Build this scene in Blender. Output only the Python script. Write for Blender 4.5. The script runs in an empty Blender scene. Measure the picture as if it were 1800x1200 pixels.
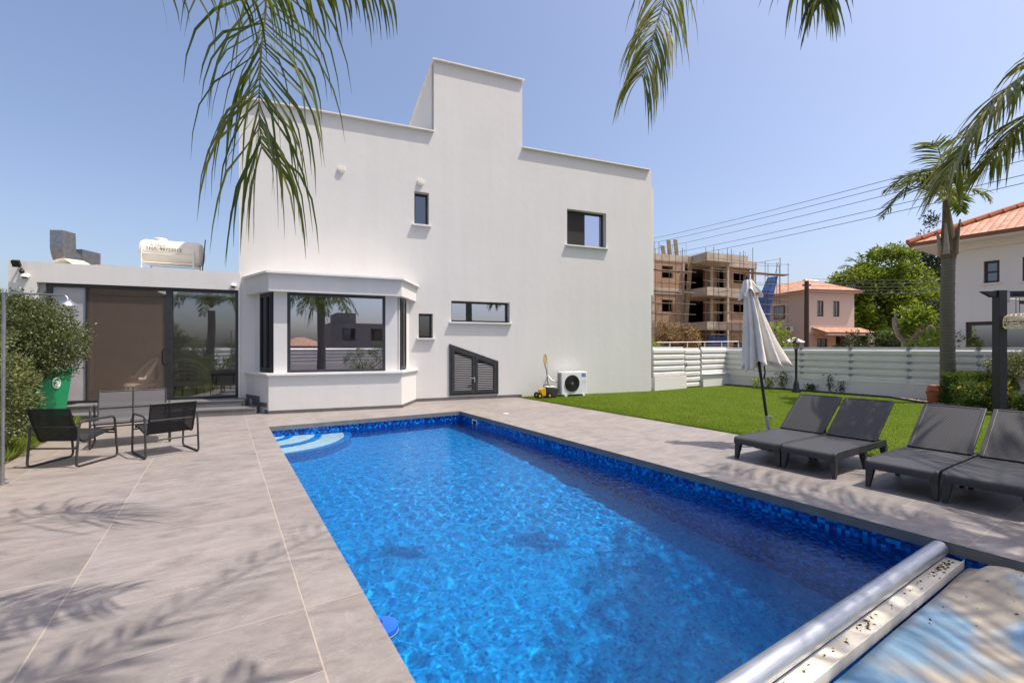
import bpy, bmesh, math, random
import numpy as np
from mathutils import Vector, Matrix, Euler
C = bpy.data.collections.new('Scene'); bpy.context.scene.collection.children.link(C)
scene = bpy.context.scene
R = math.radians
# ------------------------------------------------------------------ survey of the place
# camera at the origin, eye 1.5 m, looking along +Y; 16 mm lens on 36 mm
EYE, FOC, CU, HV = 1.5, 800.0, 900.0, 611.0
def G(u, v, z=0.0):
    Y = FOC*(EYE-z)/(v-HV); return Vector(((u-CU)/FOC*Y, Y, z))
def P(u, v, Y): return Vector(((u-CU)/FOC*Y, Y, EYE-(v-HV)/FOC*Y))
A0 = Vector((-4.614, 8.63, 0)); PA = R(32.4)
E1 = Vector((math.cos(PA), math.sin(PA), 0)); E2 = Vector((math.sin(PA), -math.cos(PA), 0))
def W(e, L, z=0.0): return A0+E1*e+E2*L+Vector((0, 0, z))
HA = R(21.7); ca, sa = math.cos(HA), math.sin(HA); HO = Vector((0, 13.724, 0))
def FS(u, v, t=0.0):
    k = (u-CU)/FOC
    s = (13.724*k+t*(ca*k+sa))/(ca-sa*k); Y = 13.724+sa*s+ca*t
    return s, EYE-(v-HV)/FOC*Y
def HW(s, t, z): return Vector((s*ca-t*sa, 13.724+s*sa+t*ca, z))
# ------------------------------------------------------------------ materials
def nt(m):
    m.use_nodes = True; return m.node_tree
def newmat(name):
    m = bpy.data.materials.new(name); t = nt(m); b = t.nodes['Principled BSDF']; return m, t, b
def node(t, typ, **kw):
    n = t.nodes.new(typ)
    for k, v in kw.items():
        if k.startswith('i_'): n.inputs[k[2:]].default_value = v
        else: setattr(n, k, v)
    return n
def ramp(t, stops):
    n = t.nodes.new('ShaderNodeValToRGB'); e = n.color_ramp.elements
    while len(e) < len(stops): e.new(0.5)
    for i, (p, c) in enumerate(stops):
        e[i].position = p; e[i].color = (*c, 1) if len(c) == 3 else c
    return n
def math_(t, op, a, b=None, c=None):
    n = t.nodes.new('ShaderNodeMath'); n.operation = op
    for i, v in enumerate((a, b, c)):
        if v is None: continue
        if isinstance(v, (int, float)): n.inputs[i].default_value = v
        else: t.links.new(v, n.inputs[i])
    return n.outputs[0]
def mix(t, f, a, b, blend='MIX'):
    n = t.nodes.new('ShaderNodeMix'); n.data_type = 'RGBA'; n.blend_type = blend
    for s, v in ((n.inputs[0], f), (n.inputs[6], a), (n.inputs[7], b)):
        if isinstance(v, (int, float)): s.default_value = v
        elif isinstance(v, tuple): s.default_value = (*v, 1) if len(v) == 3 else v
        else: t.links.new(v, s)
    return n.outputs[2]
def noise(t, scale, detail=4, rough=.55, vec=None, dist=0):
    n = node(t, 'ShaderNodeTexNoise'); n.inputs['Scale'].default_value = scale
    n.inputs['Detail'].default_value = detail; n.inputs['Roughness'].default_value = rough
    n.inputs['Distortion'].default_value = dist
    if vec is None:
        tc = node(t, 'ShaderNodeTexCoord'); vec = tc.outputs['Object']
    t.links.new(vec, n.inputs['Vector']); return n.outputs['Fac']
def mapped(t, scale, rot=(0, 0, 0)):
    tc = node(t, 'ShaderNodeTexCoord'); mp = node(t, 'ShaderNodeMapping')
    mp.inputs['Scale'].default_value = scale; mp.inputs['Rotation'].default_value = rot
    t.links.new(tc.outputs['Object'], mp.inputs['Vector']); return mp.outputs['Vector']
def bump(t, b, h, strength=.3, dist=.01):
    n = node(t, 'ShaderNodeBump'); n.inputs['Strength'].default_value = strength; n.inputs['Distance'].default_value = dist
    t.links.new(h, n.inputs['Height']); t.links.new(n.outputs[0], b.inputs['Normal']); return n
def M(name, col, rough=.6, metal=0., col2=None, scale=3., detail=5, bmp=None, coat=0, lo=.35, hi=.65, stretch=None):
    m, t, b = newmat(name)
    b.inputs['Roughness'].default_value = rough; b.inputs['Metallic'].default_value = metal
    b.inputs['Base Color'].default_value = (*col, 1)
    vec = mapped(t, stretch) if stretch else None
    if col2 is None: col2 = tuple(c*.86 for c in col)
    r = ramp(t, [(lo, col), (hi, col2)]); t.links.new(noise(t, scale, detail, .6, vec), r.inputs[0])
    t.links.new(r.outputs[0], b.inputs['Base Color'])
    if bmp: bump(t, b, noise(t, bmp[0], 4, .6, vec), bmp[1], bmp[2] if len(bmp) > 2 else .005)
    if coat: b.inputs['Coat Weight'].default_value = coat
    return m
def leafmat(name, c1, c2, c3, rough=.5, trans=.3, spec=.35):
    m, t, b = newmat(name); g = node(t, 'ShaderNodeNewGeometry')
    r = ramp(t, [(0., c1), (.5, c2), (1., c3)]); t.links.new(g.outputs['Random Per Island'], r.inputs[0])
    t.links.new(r.outputs[0], b.inputs['Base Color']); b.inputs['Roughness'].default_value = rough; b.inputs['Specular IOR Level'].default_value = spec
    tr = node(t, 'ShaderNodeBsdfTranslucent'); t.links.new(mix(t, .5, r.outputs[0], (.25, .32, .03)), tr.inputs[0])
    ms = node(t, 'ShaderNodeMixShader'); ms.inputs[0].default_value = trans
    t.links.new(b.outputs[0], ms.inputs[1]); t.links.new(tr.outputs[0], ms.inputs[2])
    t.links.new(ms.outputs[0], t.nodes['Material Output'].inputs[0]); return m
def glassmat(name, tint, refl, rough=.0, gtint=(.9, .93, 1)):
    m, t, b = newmat(name)
    lw = node(t, 'ShaderNodeLayerWeight'); lw.inputs[0].default_value = .35
    f = math_(t, 'MULTIPLY_ADD', lw.outputs['Fresnel'], 1-refl, refl)
    f = math_(t, 'MINIMUM', f, .95)
    tr = node(t, 'ShaderNodeBsdfTransparent'); tr.inputs[0].default_value = (*tint, 1)
    gl = node(t, 'ShaderNodeBsdfGlossy'); gl.inputs['Roughness'].default_value = rough; gl.inputs[0].default_value = (*gtint, 1)
    ms = node(t, 'ShaderNodeMixShader'); t.links.new(f, ms.inputs[0]); t.links.new(tr.outputs[0], ms.inputs[1]); t.links.new(gl.outputs[0], ms.inputs[2])
    t.links.new(ms.outputs[0], t.nodes['Material Output'].inputs[0]); return m
def meshscreen(name, col, opacity, rough=.7):
    m, t, b = newmat(name); b.inputs['Base Color'].default_value = (*col, 1); b.inputs['Roughness'].default_value = rough
    tr = node(t, 'ShaderNodeBsdfTransparent'); ms = node(t, 'ShaderNodeMixShader'); ms.inputs[0].default_value = opacity
    t.links.new(tr.outputs[0], ms.inputs[1]); t.links.new(b.outputs[0], ms.inputs[2])
    t.links.new(ms.outputs[0], t.nodes['Material Output'].inputs[0]); return m

def stucco(name, col, amount=.06, streak=.05):
    m, t, b = newmat(name); b.inputs['Roughness'].default_value = .85
    n1 = noise(t, .55, 6, .6); n2 = noise(t, 1., 5, .65, mapped(t, (3.2, 3.2, .22)))
    n3 = noise(t, 9., 3, .6)
    f = math_(t, 'ADD', math_(t, 'MULTIPLY', math_(t, 'SUBTRACT', n1, .5), amount*4), math_(t, 'MULTIPLY', math_(t, 'SUBTRACT', n2, .5), streak*3))
    f = math_(t, 'ADD', f, math_(t, 'MULTIPLY', math_(t, 'SUBTRACT', n3, .5), .06))
    f = math_(t, 'ADD', f, .5)
    r = ramp(t, [(.15, tuple(c*.86 for c in col)), (.55, col), (.95, tuple(min(c*1.06, .86) for c in col))])
    t.links.new(f, r.inputs[0]); sk_ = math_(t, 'MULTIPLY', math_(t, 'GREATER_THAN', noise(t, 1., 6, .7, mapped(t, (9, 9, .10))), .635), math_(t, 'GREATER_THAN', noise(t, .5, 4), .5))
    t.links.new(mix(t, math_(t, 'MULTIPLY', sk_, .10), r.outputs[0], (.33, .31, .28)), b.inputs['Base Color'])
    h = math_(t, 'ADD', math_(t, 'MULTIPLY', noise(t, 4., 3), 1.), math_(t, 'MULTIPLY', noise(t, 140., 2), .18))
    bump(t, b, h, .35, .012); return m

MAT = {}
MAT['white_wall'] = stucco('white_stucco', (.665, .645, .605), .10, .12)
MAT['low_wall'] = stucco('boundary_stucco', (.68, .65, .61), .09, .12)
MAT['trim'] = M('white_stone', (.78, .76, .73), .6, bmp=(60, .1))
MAT['dark_frame'] = M('anthracite_aluminium', (.028, .03, .033), .42, .2, col2=(.04, .042, .045), scale=8)
MAT['brown_frame'] = M('brown_aluminium', (.045, .026, .018), .45, .0)
MAT['charcoal'] = M('charcoal_plastic', (.022, .022, .024), .5, col2=(.035, .035, .037), scale=12)
MAT['black'] = M('black_metal', (.012, .012, .013), .4, .3, scale=14)
MAT['steel_dark'] = M('grey_powder_coat', (.055, .053, .055), .4, .55, col2=(.075, .072, .073), scale=20)
MAT['galv'] = M('galvanised_steel', (.36, .37, .38), .42, .85, col2=(.26, .27, .28), scale=10)
MAT['alu'] = M('brushed_aluminium', (.62, .63, .64), .38, .9, col2=(.48, .49, .5), scale=6, stretch=(1, 12, 12), bmp=(40, .05))
MAT['chrome'] = M('chrome', (.75, .75, .76), .18, 1.)
MAT['white_paint'] = M('white_paint', (.78, .78, .77), .4, col2=(.7, .7, .69), scale=5)
MAT['cream_plastic'] = M('cream_plastic', (.80, .75, .63), .5, col2=(.74, .67, .53), scale=2.5)
MAT['fence_white'] = M('white_powder_aluminium', (.74, .715, .67), .38, .0, col2=(.67, .645, .60), scale=2.)
MAT['fence_grey'] = M('grey_aluminium_post', (.27, .28, .3), .4, .3)
MAT['skirting'] = M('grey_stone_skirting', (.135, .125, .12), .6, col2=(.10, .095, .09), scale=7)
MAT['coping_face'] = M('dark_stone_edge', (.16, .165, .155), .55, col2=(.12, .125, .12), scale=6)
MAT['step_stone'] = M('grey_porcelain_step', (.17, .165, .16), .5, col2=(.13, .128, .125), scale=4, detail=8)
MAT['glass'] = glassmat('window_glass', (.34, .36, .38), .55, gtint=(.84, .87, 1.0))
MAT['door_glass'] = glassmat('door_glass', (.80, .83, .85), .18, gtint=(.85, .9, 1.0))
MAT['glass_dark'] = glassmat('dark_window_glass', (.12, .13, .15), .13)
MAT['screen'] = meshscreen('brown_insect_screen', (.19, .14, .105), .27)
MAT['blind'] = M('grey_white_blind', (.42, .41, .41), .7)
MAT['pale_blind'] = M('pale_blind', (.60, .59, .53), .8)
MAT['roof_tile'] = None
MAT['rattan'] = M('pale_rattan', (.80, .67, .50), .7, col2=(.66, .53, .38), scale=40)
MAT['umbrella'] = M('cream_canvas', (.74, .70, .63), .85, col2=(.66, .62, .55), scale=4, bmp=(12, .25, .01))
MAT['pergola_metal'] = M('dark_blue_grey_metal', (.016, .018, .024), .5, .1)
MAT['green_plastic'] = M('green_bin_plastic', (.012, .26, .10), .45, col2=(.01, .21, .08), scale=6)
MAT['yellow'] = M('yellow_plastic', (.62, .36, .02), .45)
MAT['blue_plastic'] = M('blue_plastic', (.01, .12, .62), .35)
MAT['terracotta'] = M('terracotta', (.42, .13, .05), .8, col2=(.33, .10, .04), scale=9)
MAT['concrete'] = M('raw_concrete', (.56, .47, .36), .9, col2=(.40, .33, .25), scale=.9, detail=8, bmp=(9, .3, .03))
MAT['pink_wall'] = stucco('pink_render', (.60, .46, .38))
MAT['cream_wall'] = stucco('cream_render', (.70, .66, .63))
MAT['stone_clad'] = None
MAT['interior'] = M('interior_plaster', (.58, .49, .40), .8)
MAT['interior_floor'] = M('interior_floor', (.5, .44, .37), .5)
MAT['painted_void'] = M('painted_shade_block', (.05, .042, .035), .95)  # near-black colour stands in for the shade inside the rooms
MAT['net'] = M('blue_debris_net', (.03, .10, .34), .8, col2=(.04, .14, .42), scale=3)
MAT['timber'] = M('scaffold_plank', (.30, .21, .12), .85, col2=(.2, .14, .08), scale=3)
MAT['rust_steel'] = M('scaffold_tube', (.14, .10, .075), .65, .5, col2=(.22, .17, .13), scale=6)
MAT['pole_wood'] = M('brown_pole', (.085, .045, .03), .8, col2=(.06, .035, .02), scale=5)
MAT['wire'] = M('cable_rubber', (.03, .03, .035), .6)
MAT['soil'] = M('dry_soil', (.24, .18, .12), .95, col2=(.17, .13, .085), scale=1.4, detail=9, bmp=(20, .5, .03))
MAT['road'] = M('asphalt', (.07, .07, .07), .9, col2=(.055, .055, .055), scale=30)
MAT['pebble'] = M('pale_gravel', (.6, .53, .43), .85, col2=(.42, .36, .29), scale=25)
MAT['bark_palm'] = None
MAT['bark'] = M('tree_bark', (.15, .115, .085), .9, col2=(.09, .07, .05), scale=8, bmp=(25, .5, .02))
MAT['bark_pale'] = M('pale_bark', (.40, .33, .27), .85, col2=(.28, .23, .19), scale=6, bmp=(18, .4, .02))
MAT['palm_leaf'] = leafmat('palm_leaf', (.030, .060, .010), (.065, .105, .014), (.17, .16, .03), .45, .28)
MAT['palm_leaf_dry'] = leafmat('windburnt_palm_leaf', (.06, .10, .012), (.19, .21, .025), (.50, .42, .15), .45, .35)
MAT['rachis'] = M('palm_midrib', (.19, .18, .05), .6, col2=(.14, .12, .04), scale=6)
MAT['olive_leaf'] = leafmat('ficus_leaf', (.035, .055, .02), (.09, .115, .04), (.22, .22, .10), .38, .2)
MAT['lowbush_leaf'] = leafmat('low_bush_leaf', (.05, .085, .025), (.12, .15, .05), (.30, .27, .12), .45, .25)
MAT['grass_leaf'] = leafmat('long_grass', (.09, .16, .02), (.18, .26, .03), (.30, .31, .07), .6, .4)
MAT['tree_leaf'] = leafmat('broadleaf_green', (.06, .12, .010), (.17, .24, .02), (.33, .36, .04), .55, .4)
MAT['dark_leaf'] = leafmat('dark_conifer_leaf', (.008, .018, .010), (.017, .032, .016), (.03, .05, .024), .6, .1)
MAT['hedge_leaf'] = leafmat('hedge_leaf', (.018, .05, .010), (.045, .10, .015), (.12, .19, .025), .5, .3)
MAT['dry_leaf'] = leafmat('dead_leaf', (.22, .12, .055), (.36, .21, .10), (.48, .32, .18), .8, .2)
MAT['lime_leaf'] = leafmat('lime_leaf', (.11, .19, .015), (.22, .32, .02), (.38, .44, .05), .45, .4)
MAT['pale_leaf'] = leafmat('topiary_leaf', (.06, .075, .03), (.16, .17, .075), (.30, .29, .15), .5, .25)
MAT['flower_yellow'] = leafmat('yellow_flower', (.55, .32, .01), (.7, .45, .01), (.75, .55, .03), .6, .3)
MAT['flower_pink'] = leafmat('pink_flower', (.7, .5, .45), (.75, .6, .5), (.8, .7, .6), .6, .3)
MAT['dead_debris'] = leafmat('brown_debris', (.08, .03, .015), (.14, .05, .025), (.22, .10, .05), .8, .1)

# roof tiles: rows of barrel tiles across local x, courses along local y
def tilemat():
    m, t, b = newmat('terracotta_roof_tiles'); tc = node(t, 'ShaderNodeTexCoord'); sp = node(t, 'ShaderNodeSeparateXYZ')
    t.links.new(tc.outputs['UV'], sp.inputs[0])
    rx = math_(t, 'FRACT', math_(t, 'DIVIDE', sp.outputs[0], .21)); ry = math_(t, 'FRACT', math_(t, 'DIVIDE', sp.outputs[1], .30))
    cx = math_(t, 'FLOOR', math_(t, 'DIVIDE', sp.outputs[0], .21)); cy = math_(t, 'FLOOR', math_(t, 'DIVIDE', sp.outputs[1], .30))
    cb = node(t, 'ShaderNodeCombineXYZ'); t.links.new(cx, cb.inputs[0]); t.links.new(cy, cb.inputs[1])
    wn = node(t, 'ShaderNodeTexWhiteNoise'); t.links.new(cb.outputs[0], wn.inputs['Vector'])
    r = ramp(t, [(0, (.39, .19, .11)), (.5, (.47, .25, .155)), (1, (.55, .33, .22))]); t.links.new(wn.outputs['Value'], r.inputs[0])
    lap = math_(t, 'LESS_THAN', ry, .13); gap = math_(t, 'MULTIPLY', math_(t, 'LESS_THAN', math_(t, 'MINIMUM', rx, math_(t, 'SUBTRACT', 1, rx)), .10), .5)
    t.links.new(mix(t, math_(t, 'MAXIMUM', math_(t, 'MULTIPLY', lap, .75), gap), r.outputs[0], (.16, .055, .03)), b.inputs['Base Color']); b.inputs['Roughness'].default_value = .8  # laps darkened in the colour to imitate shade under each course edge
    h = math_(t, 'ADD', math_(t, 'MULTIPLY', math_(t, 'SINE', math_(t, 'MULTIPLY', rx, math.pi)), .4), math_(t, 'MULTIPLY', math_(t, 'SUBTRACT', 1, ry), 1.3))
    bump(t, b, h, 1., .05); return m
MAT['roof_tile'] = tilemat()
def brickmat(name, c1, c2, mortar, w, h, sw=None):
    m, t, b = newmat(name); tc = node(t, 'ShaderNodeTexCoord'); sp = node(t, 'ShaderNodeSeparateXYZ'); t.links.new(tc.outputs['Object'], sp.inputs[0])
    cb = node(t, 'ShaderNodeCombineXYZ'); t.links.new(math_(t, 'ADD', sp.outputs[0], sp.outputs[1]), cb.inputs[0]); t.links.new(sp.outputs[2], cb.inputs[1])
    br = node(t, 'ShaderNodeTexBrick'); t.links.new(cb.outputs[0], br.inputs['Vector']); br.inputs['Scale'].default_value = 1
    br.inputs['Brick Width'].default_value = w; br.inputs['Row Height'].default_value = h; br.inputs['Mortar Size'].default_value = .018
    br.inputs['Color1'].default_value = (*c1, 1); br.inputs['Color2'].default_value = (*c2, 1); br.inputs['Mortar'].default_value = (*mortar, 1)
    t.links.new(br.outputs['Color'], b.inputs['Base Color']); b.inputs['Roughness'].default_value = .9; bump(t, b, br.outputs['Fac'], -.5, .02); return m
MAT['brick'] = brickmat('hollow_brick', (.44, .25, .15), (.34, .19, .115), (.36, .29, .21), .33, .2)
MAT['stone_clad'] = brickmat('pink_stone_cladding', (.52, .30, .20), (.42, .22, .15), (.5, .36, .27), .45, .2)
def deckmat():
    m, t, b = newmat('porcelain_paving'); tc = node(t, 'ShaderNodeTexCoord'); sp = node(t, 'ShaderNodeSeparateXYZ'); t.links.new(tc.outputs['Object'], sp.inputs[0])
    x, y = sp.outputs[0], sp.outputs[1]
    cop = math_(t, 'GREATER_THAN', x, -.33)
    cop = math_(t, 'MULTIPLY', cop, math_(t, 'LESS_THAN', x, 0.))
    tx = math_(t, 'DIVIDE', math_(t, 'ADD', x, .33), 1.2); ty = math_(t, 'DIVIDE', math_(t, 'ADD', y, 6.9), .6)
    ty2 = math_(t, 'DIVIDE', math_(t, 'ADD', y, 6.9), 1.2)
    tyy = math_(t, 'ADD', math_(t, 'MULTIPLY', cop, ty2), math_(t, 'MULTIPLY', math_(t, 'SUBTRACT', 1, cop), ty))
    ysz = math_(t, 'ADD', .6, math_(t, 'MULTIPLY', cop, .6))
    def edge(f, size):
        fr = math_(t, 'FRACT', f); d = math_(t, 'MINIMUM', fr, math_(t, 'SUBTRACT', 1, fr)); return math_(t, 'MULTIPLY', d, size)
    ex = edge(tx, 1.2); ey = math_(t, 'MULTIPLY', edge(tyy, 1.), ysz)
    nj = noise(t, 2.2, 3)
    wj = math_(t, 'MULTIPLY_ADD', nj, .004, .0015)
    jx = math_(t, 'LESS_THAN', ex, wj); jy = math_(t, 'LESS_THAN', ey, math_(t, 'MULTIPLY', wj, .8))
    joint = math_(t, 'MAXIMUM', jx, jy)
    cb = node(t, 'ShaderNodeCombineXYZ'); t.links.new(math_(t, 'FLOOR', tx), cb.inputs[0]); t.links.new(math_(t, 'FLOOR', tyy), cb.inputs[1]); t.links.new(cop, cb.inputs[2])
    wn = node(t, 'ShaderNodeTexWhiteNoise'); t.links.new(cb.outputs[0], wn.inputs['Vector'])
    # streaked cloudy stone, offset per tile
    vm = node(t, 'ShaderNodeVectorMath', operation='MULTIPLY_ADD'); t.links.new(wn.outputs['Color'], vm.inputs[0]); vm.inputs[1].default_value = (30, 30, 30); t.links.new(mapped(t, (1.25, 2.3, 1), (0, 0, R(16))), vm.inputs[2])
    n1 = noise(t, 2.3, 10, .68, vm.outputs[0], .5); n2 = noise(t, 9, 7, .72, vm.outputs[0], .7); n3 = noise(t, 60, 2, .6)
    f = math_(t, 'ADD', math_(t, 'MULTIPLY', n1, .7), math_(t, 'MULTIPLY', n2, .3))
    r = ramp(t, [(.34, (.155, .136, .127)), (.465, (.222, .202, .189)), (.545, (.258, .237, .223)), (.68, (.31, .279, .262))]); t.links.new(f, r.inputs[0])
    warm = mix(t, math_(t, 'MULTIPLY', noise(t, .7, 4, .6), .9), (1.0, 1., .99), (1.07, .985, .93))
    col = mix(t, 1., r.outputs[0], warm, 'MULTIPLY')
    tv = math_(t, 'MULTIPLY_ADD', wn.outputs['Value'], .16, .92); cc = node(t, 'ShaderNodeCombineColor')
    for i in range(3): t.links.new(tv, cc.inputs[i])
    col = mix(t, 1., col, cc.outputs[0], 'MULTIPLY')
    col = mix(t, math_(t, 'MULTIPLY', n3, .18), col, (.16, .15, .14))
    # white veins
    vn = noise(t, 1.1, 8, .7, vm.outputs[0], 2.2); v = math_(t, 'ABSOLUTE', math_(t, 'SUBTRACT', vn, .5)); vein = math_(t, 'LESS_THAN', v, .0045)
    vein = math_(t, 'MULTIPLY', vein, math_(t, 'GREATER_THAN', noise(t, .9, 3), .53))
    col = mix(t, math_(t, 'MULTIPLY', vein, .28), col, (.50, .46, .42))
    # dirt near the planting edge
    st = math_(t, 'MULTIPLY', math_(t, 'SMOOTH_MIN', 1., math_(t, 'MAXIMUM', math_(t, 'MULTIPLY', math_(t, 'SUBTRACT', -1.6, x), .5), 0), .2), noise(t, 1.3, 6, .65))
    col = mix(t, math_(t, 'MULTIPLY', st, .55), col, (.36, .26, .16))
    col = mix(t, math_(t, 'MULTIPLY', joint, .55), col, (.50, .41, .30))
    t.links.new(col, b.inputs['Base Color'])
    rr = math_(t, 'MULTIPLY_ADD', n2, .2, .45); t.links.new(rr, b.inputs['Roughness'])
    h = math_(t, 'SUBTRACT', math_(t, 'MULTIPLY', n2, .3), joint); bump(t, b, h, .25, .004); return m
MAT['deck'] = deckmat()
def mosaicmat(size=.025, stops=None):
    m, t, b = newmat('blue_glass_mosaic'); tc = node(t, 'ShaderNodeTexCoord'); vm = node(t, 'ShaderNodeVectorMath', operation='SCALE'); vm.inputs['Scale'].default_value = 1/size
    t.links.new(tc.outputs['Object'], vm.inputs[0]); ad = node(t, 'ShaderNodeVectorMath', operation='ADD'); t.links.new(vm.outputs[0], ad.inputs[0]); ad.inputs[1].default_value = (.37, .41, .29)
    fl = node(t, 'ShaderNodeVectorMath', operation='FLOOR'); t.links.new(ad.outputs[0], fl.inputs[0])
    fr = node(t, 'ShaderNodeVectorMath', operation='FRACTION'); t.links.new(ad.outputs[0], fr.inputs[0])
    wn = node(t, 'ShaderNodeTexWhiteNoise'); t.links.new(fl.outputs[0], wn.inputs['Vector'])
    r = ramp(t, stops or [(0, (.0, .12, .42)), (.15, (.0, .175, .51)), (.5, (.0, .225, .585)), (.85, (.0, .265, .63)), (1, (.0, .33, .69))]); t.links.new(wn.outputs['Value'], r.inputs[0])
    t.links.new(r.outputs[0], b.inputs['Base Color']); b.inputs['Roughness'].default_value = .18; return m
MAT['mosaic'] = mosaicmat(); MAT['mosaic_wall_shade'] = mosaicmat(.033, [(0, (.0, .008, .10)), (.3, (.0, .028, .22)), (.55, (.0, .07, .36)), (.8, (.0, .15, .52)), (1, (.0, .30, .70))])  # darker wall copy: shade of the pool sides put into the tile colour
def watermat():
    m, t, b = newmat('pool_water'); o = t.nodes['Material Output']
    v1 = mapped(t, (1, 1.5, 1), (0, 0, R(25)))
    h = math_(t, 'ADD', noise(t, 9., 3, .55, v1, .8), math_(t, 'MULTIPLY', noise(t, 26, 3, .6, v1, .6), .4))
    bp = node(t, 'ShaderNodeBump'); bp.inputs['Strength'].default_value = .22; bp.inputs['Distance'].default_value = .03; t.links.new(h, bp.inputs['Height'])
    fr = node(t, 'ShaderNodeFresnel'); fr.inputs[0].default_value = 1.333; t.links.new(bp.outputs[0], fr.inputs['Normal'])
    gl = node(t, 'ShaderNodeBsdfGlossy'); gl.inputs['Roughness'].default_value = .02; gl.inputs[0].default_value = (.5, .66, .86, 1); t.links.new(bp.outputs[0], gl.inputs['Normal'])
    rf = node(t, 'ShaderNodeBsdfRefraction'); rf.inputs['IOR'].default_value = 1.333; rf.inputs['Roughness'].default_value = 0.; rf.inputs[0].default_value = (.80, .98, 1., 1)
    m2 = node(t, 'ShaderNodeMixShader'); t.links.new(fr.outputs[0], m2.inputs[0]); t.links.new(rf.outputs[0], m2.inputs[1]); t.links.new(gl.outputs[0], m2.inputs[2])
    t.links.new(m2.outputs[0], o.inputs[0]); return m
MAT['water'] = watermat()
def lawnmat():
    m, t, b = newmat('artificial_turf')
    n1 = noise(t, 1.2, 5, .6); n2 = noise(t, 55, 4, .75, mapped(t, (1, .45, 1))); n3 = noise(t, 260, 2, .6)
    f = math_(t, 'ADD', math_(t, 'MULTIPLY', n1, .3), math_(t, 'ADD', math_(t, 'MULTIPLY', n2, .4), math_(t, 'MULTIPLY', n3, .3)))
    r = ramp(t, [(.35, (.038, .066, .002)), (.5, (.068, .106, .003)), (.65, (.10, .14, .008))]); t.links.new(f, r.inputs[0]); t.links.new(r.outputs[0], b.inputs['Base Color'])
    b.inputs['Roughness'].default_value = .9; b.inputs['Specular IOR Level'].default_value = .1; bump(t, b, math_(t, 'ADD', n2, n3), .5, .015); return m
MAT['turf'] = lawnmat()
def weavemat(k=1., lo=.004, hi=.08, bs=.5):
    m, t, b = newmat('charcoal_wicker_weave'); tc = node(t, 'ShaderNodeTexCoord'); sp = node(t, 'ShaderNodeSeparateXYZ'); t.links.new(tc.outputs['UV'], sp.inputs[0])
    u = math_(t, 'DIVIDE', sp.outputs[0], .035*k); v = math_(t, 'DIVIDE', sp.outputs[1], .017*k)
    row = math_(t, 'MODULO', math_(t, 'FLOOR', v), 2.); uu = math_(t, 'ADD', u, math_(t, 'MULTIPLY', row, .5))
    hx = math_(t, 'SINE', math_(t, 'MULTIPLY', math_(t, 'FRACT', uu), math.pi)); hy = math_(t, 'SINE', math_(t, 'MULTIPLY', math_(t, 'FRACT', v), math.pi))
    h = math_(t, 'MULTIPLY', hx, math_(t, 'POWER', hy, .5))
    r = ramp(t, [(0.1, (lo, lo, lo)), (.6, ((lo+hi)*.45,)*3), (1, (hi, hi*.98, hi))]); t.links.new(h, r.inputs[0]); t.links.new(r.outputs[0], b.inputs['Base Color'])
    b.inputs['Roughness'].default_value = .55; bump(t, b, h, bs, .002); return m
MAT['weave'] = weavemat(); MAT['weave_fine'] = weavemat(.55, .024, .062, .25)
MAT['sling'] = meshscreen('black_sling_mesh', (.008, .008, .009), .93, .9)
MAT['sling_grey'] = meshscreen('grey_sling_mesh', (.10, .097, .10), .9)
def palmbark():
    m, t, b = newmat('ringed_palm_bark'); tc = node(t, 'ShaderNodeTexCoord'); sp = node(t, 'ShaderNodeSeparateXYZ'); t.links.new(tc.outputs['Object'], sp.inputs[0])
    n = noise(t, 3., 4); z = math_(t, 'ADD', sp.outputs[2], math_(t, 'MULTIPLY', n, .10)); fr = math_(t, 'FRACT', math_(t, 'DIVIDE', z, .085))
    ring = math_(t, 'POWER', fr, 2.2)
    r = ramp(t, [(0., (.17, .15, .135)), (.75, (.24, .215, .19)), (.97, (.05, .042, .036))]); t.links.new(ring, r.inputs[0])
    col = mix(t, math_(t, 'MULTIPLY', noise(t, 9, 6, .7, mapped(t, (1, 1, .3))), .5), r.outputs[0], (.10, .075, .055), 'MIX')
    t.links.new(col, b.inputs['Base Color']); b.inputs['Roughness'].default_value = .9; bump(t, b, math_(t, 'ADD', fr, math_(t, 'MULTIPLY', noise(t, 30, 4), .5)), .8, .03); return m
MAT['bark_palm'] = palmbark()
MAT['bark_fibre'] = M('palm_fibre', (.20, .145, .09), .95, col2=(.10, .065, .04), scale=6, stretch=(6, 6, 1), bmp=(30, .6, .02))
def covermat():
    m, t, b = newmat('faded_pool_cover')
    n1 = noise(t, .75, 5, .55, None, .5); r = ramp(t, [(.36, (.05, .20, .38)), (.46, (.14, .28, .40)), (.52, (.40, .32, .21)), (.72, (.48, .36, .22))]); t.links.new(n1, r.inputs[0])
    col = mix(t, math_(t, 'MULTIPLY', noise(t, 5, 6, .7), .5), r.outputs[0], (.26, .31, .34))
    t.links.new(col, b.inputs['Base Color']); b.inputs['Roughness'].default_value = .45; bump(t, b, noise(t, 7, 3), .3, .03); return m
MAT['cover'] = covermat()
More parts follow.
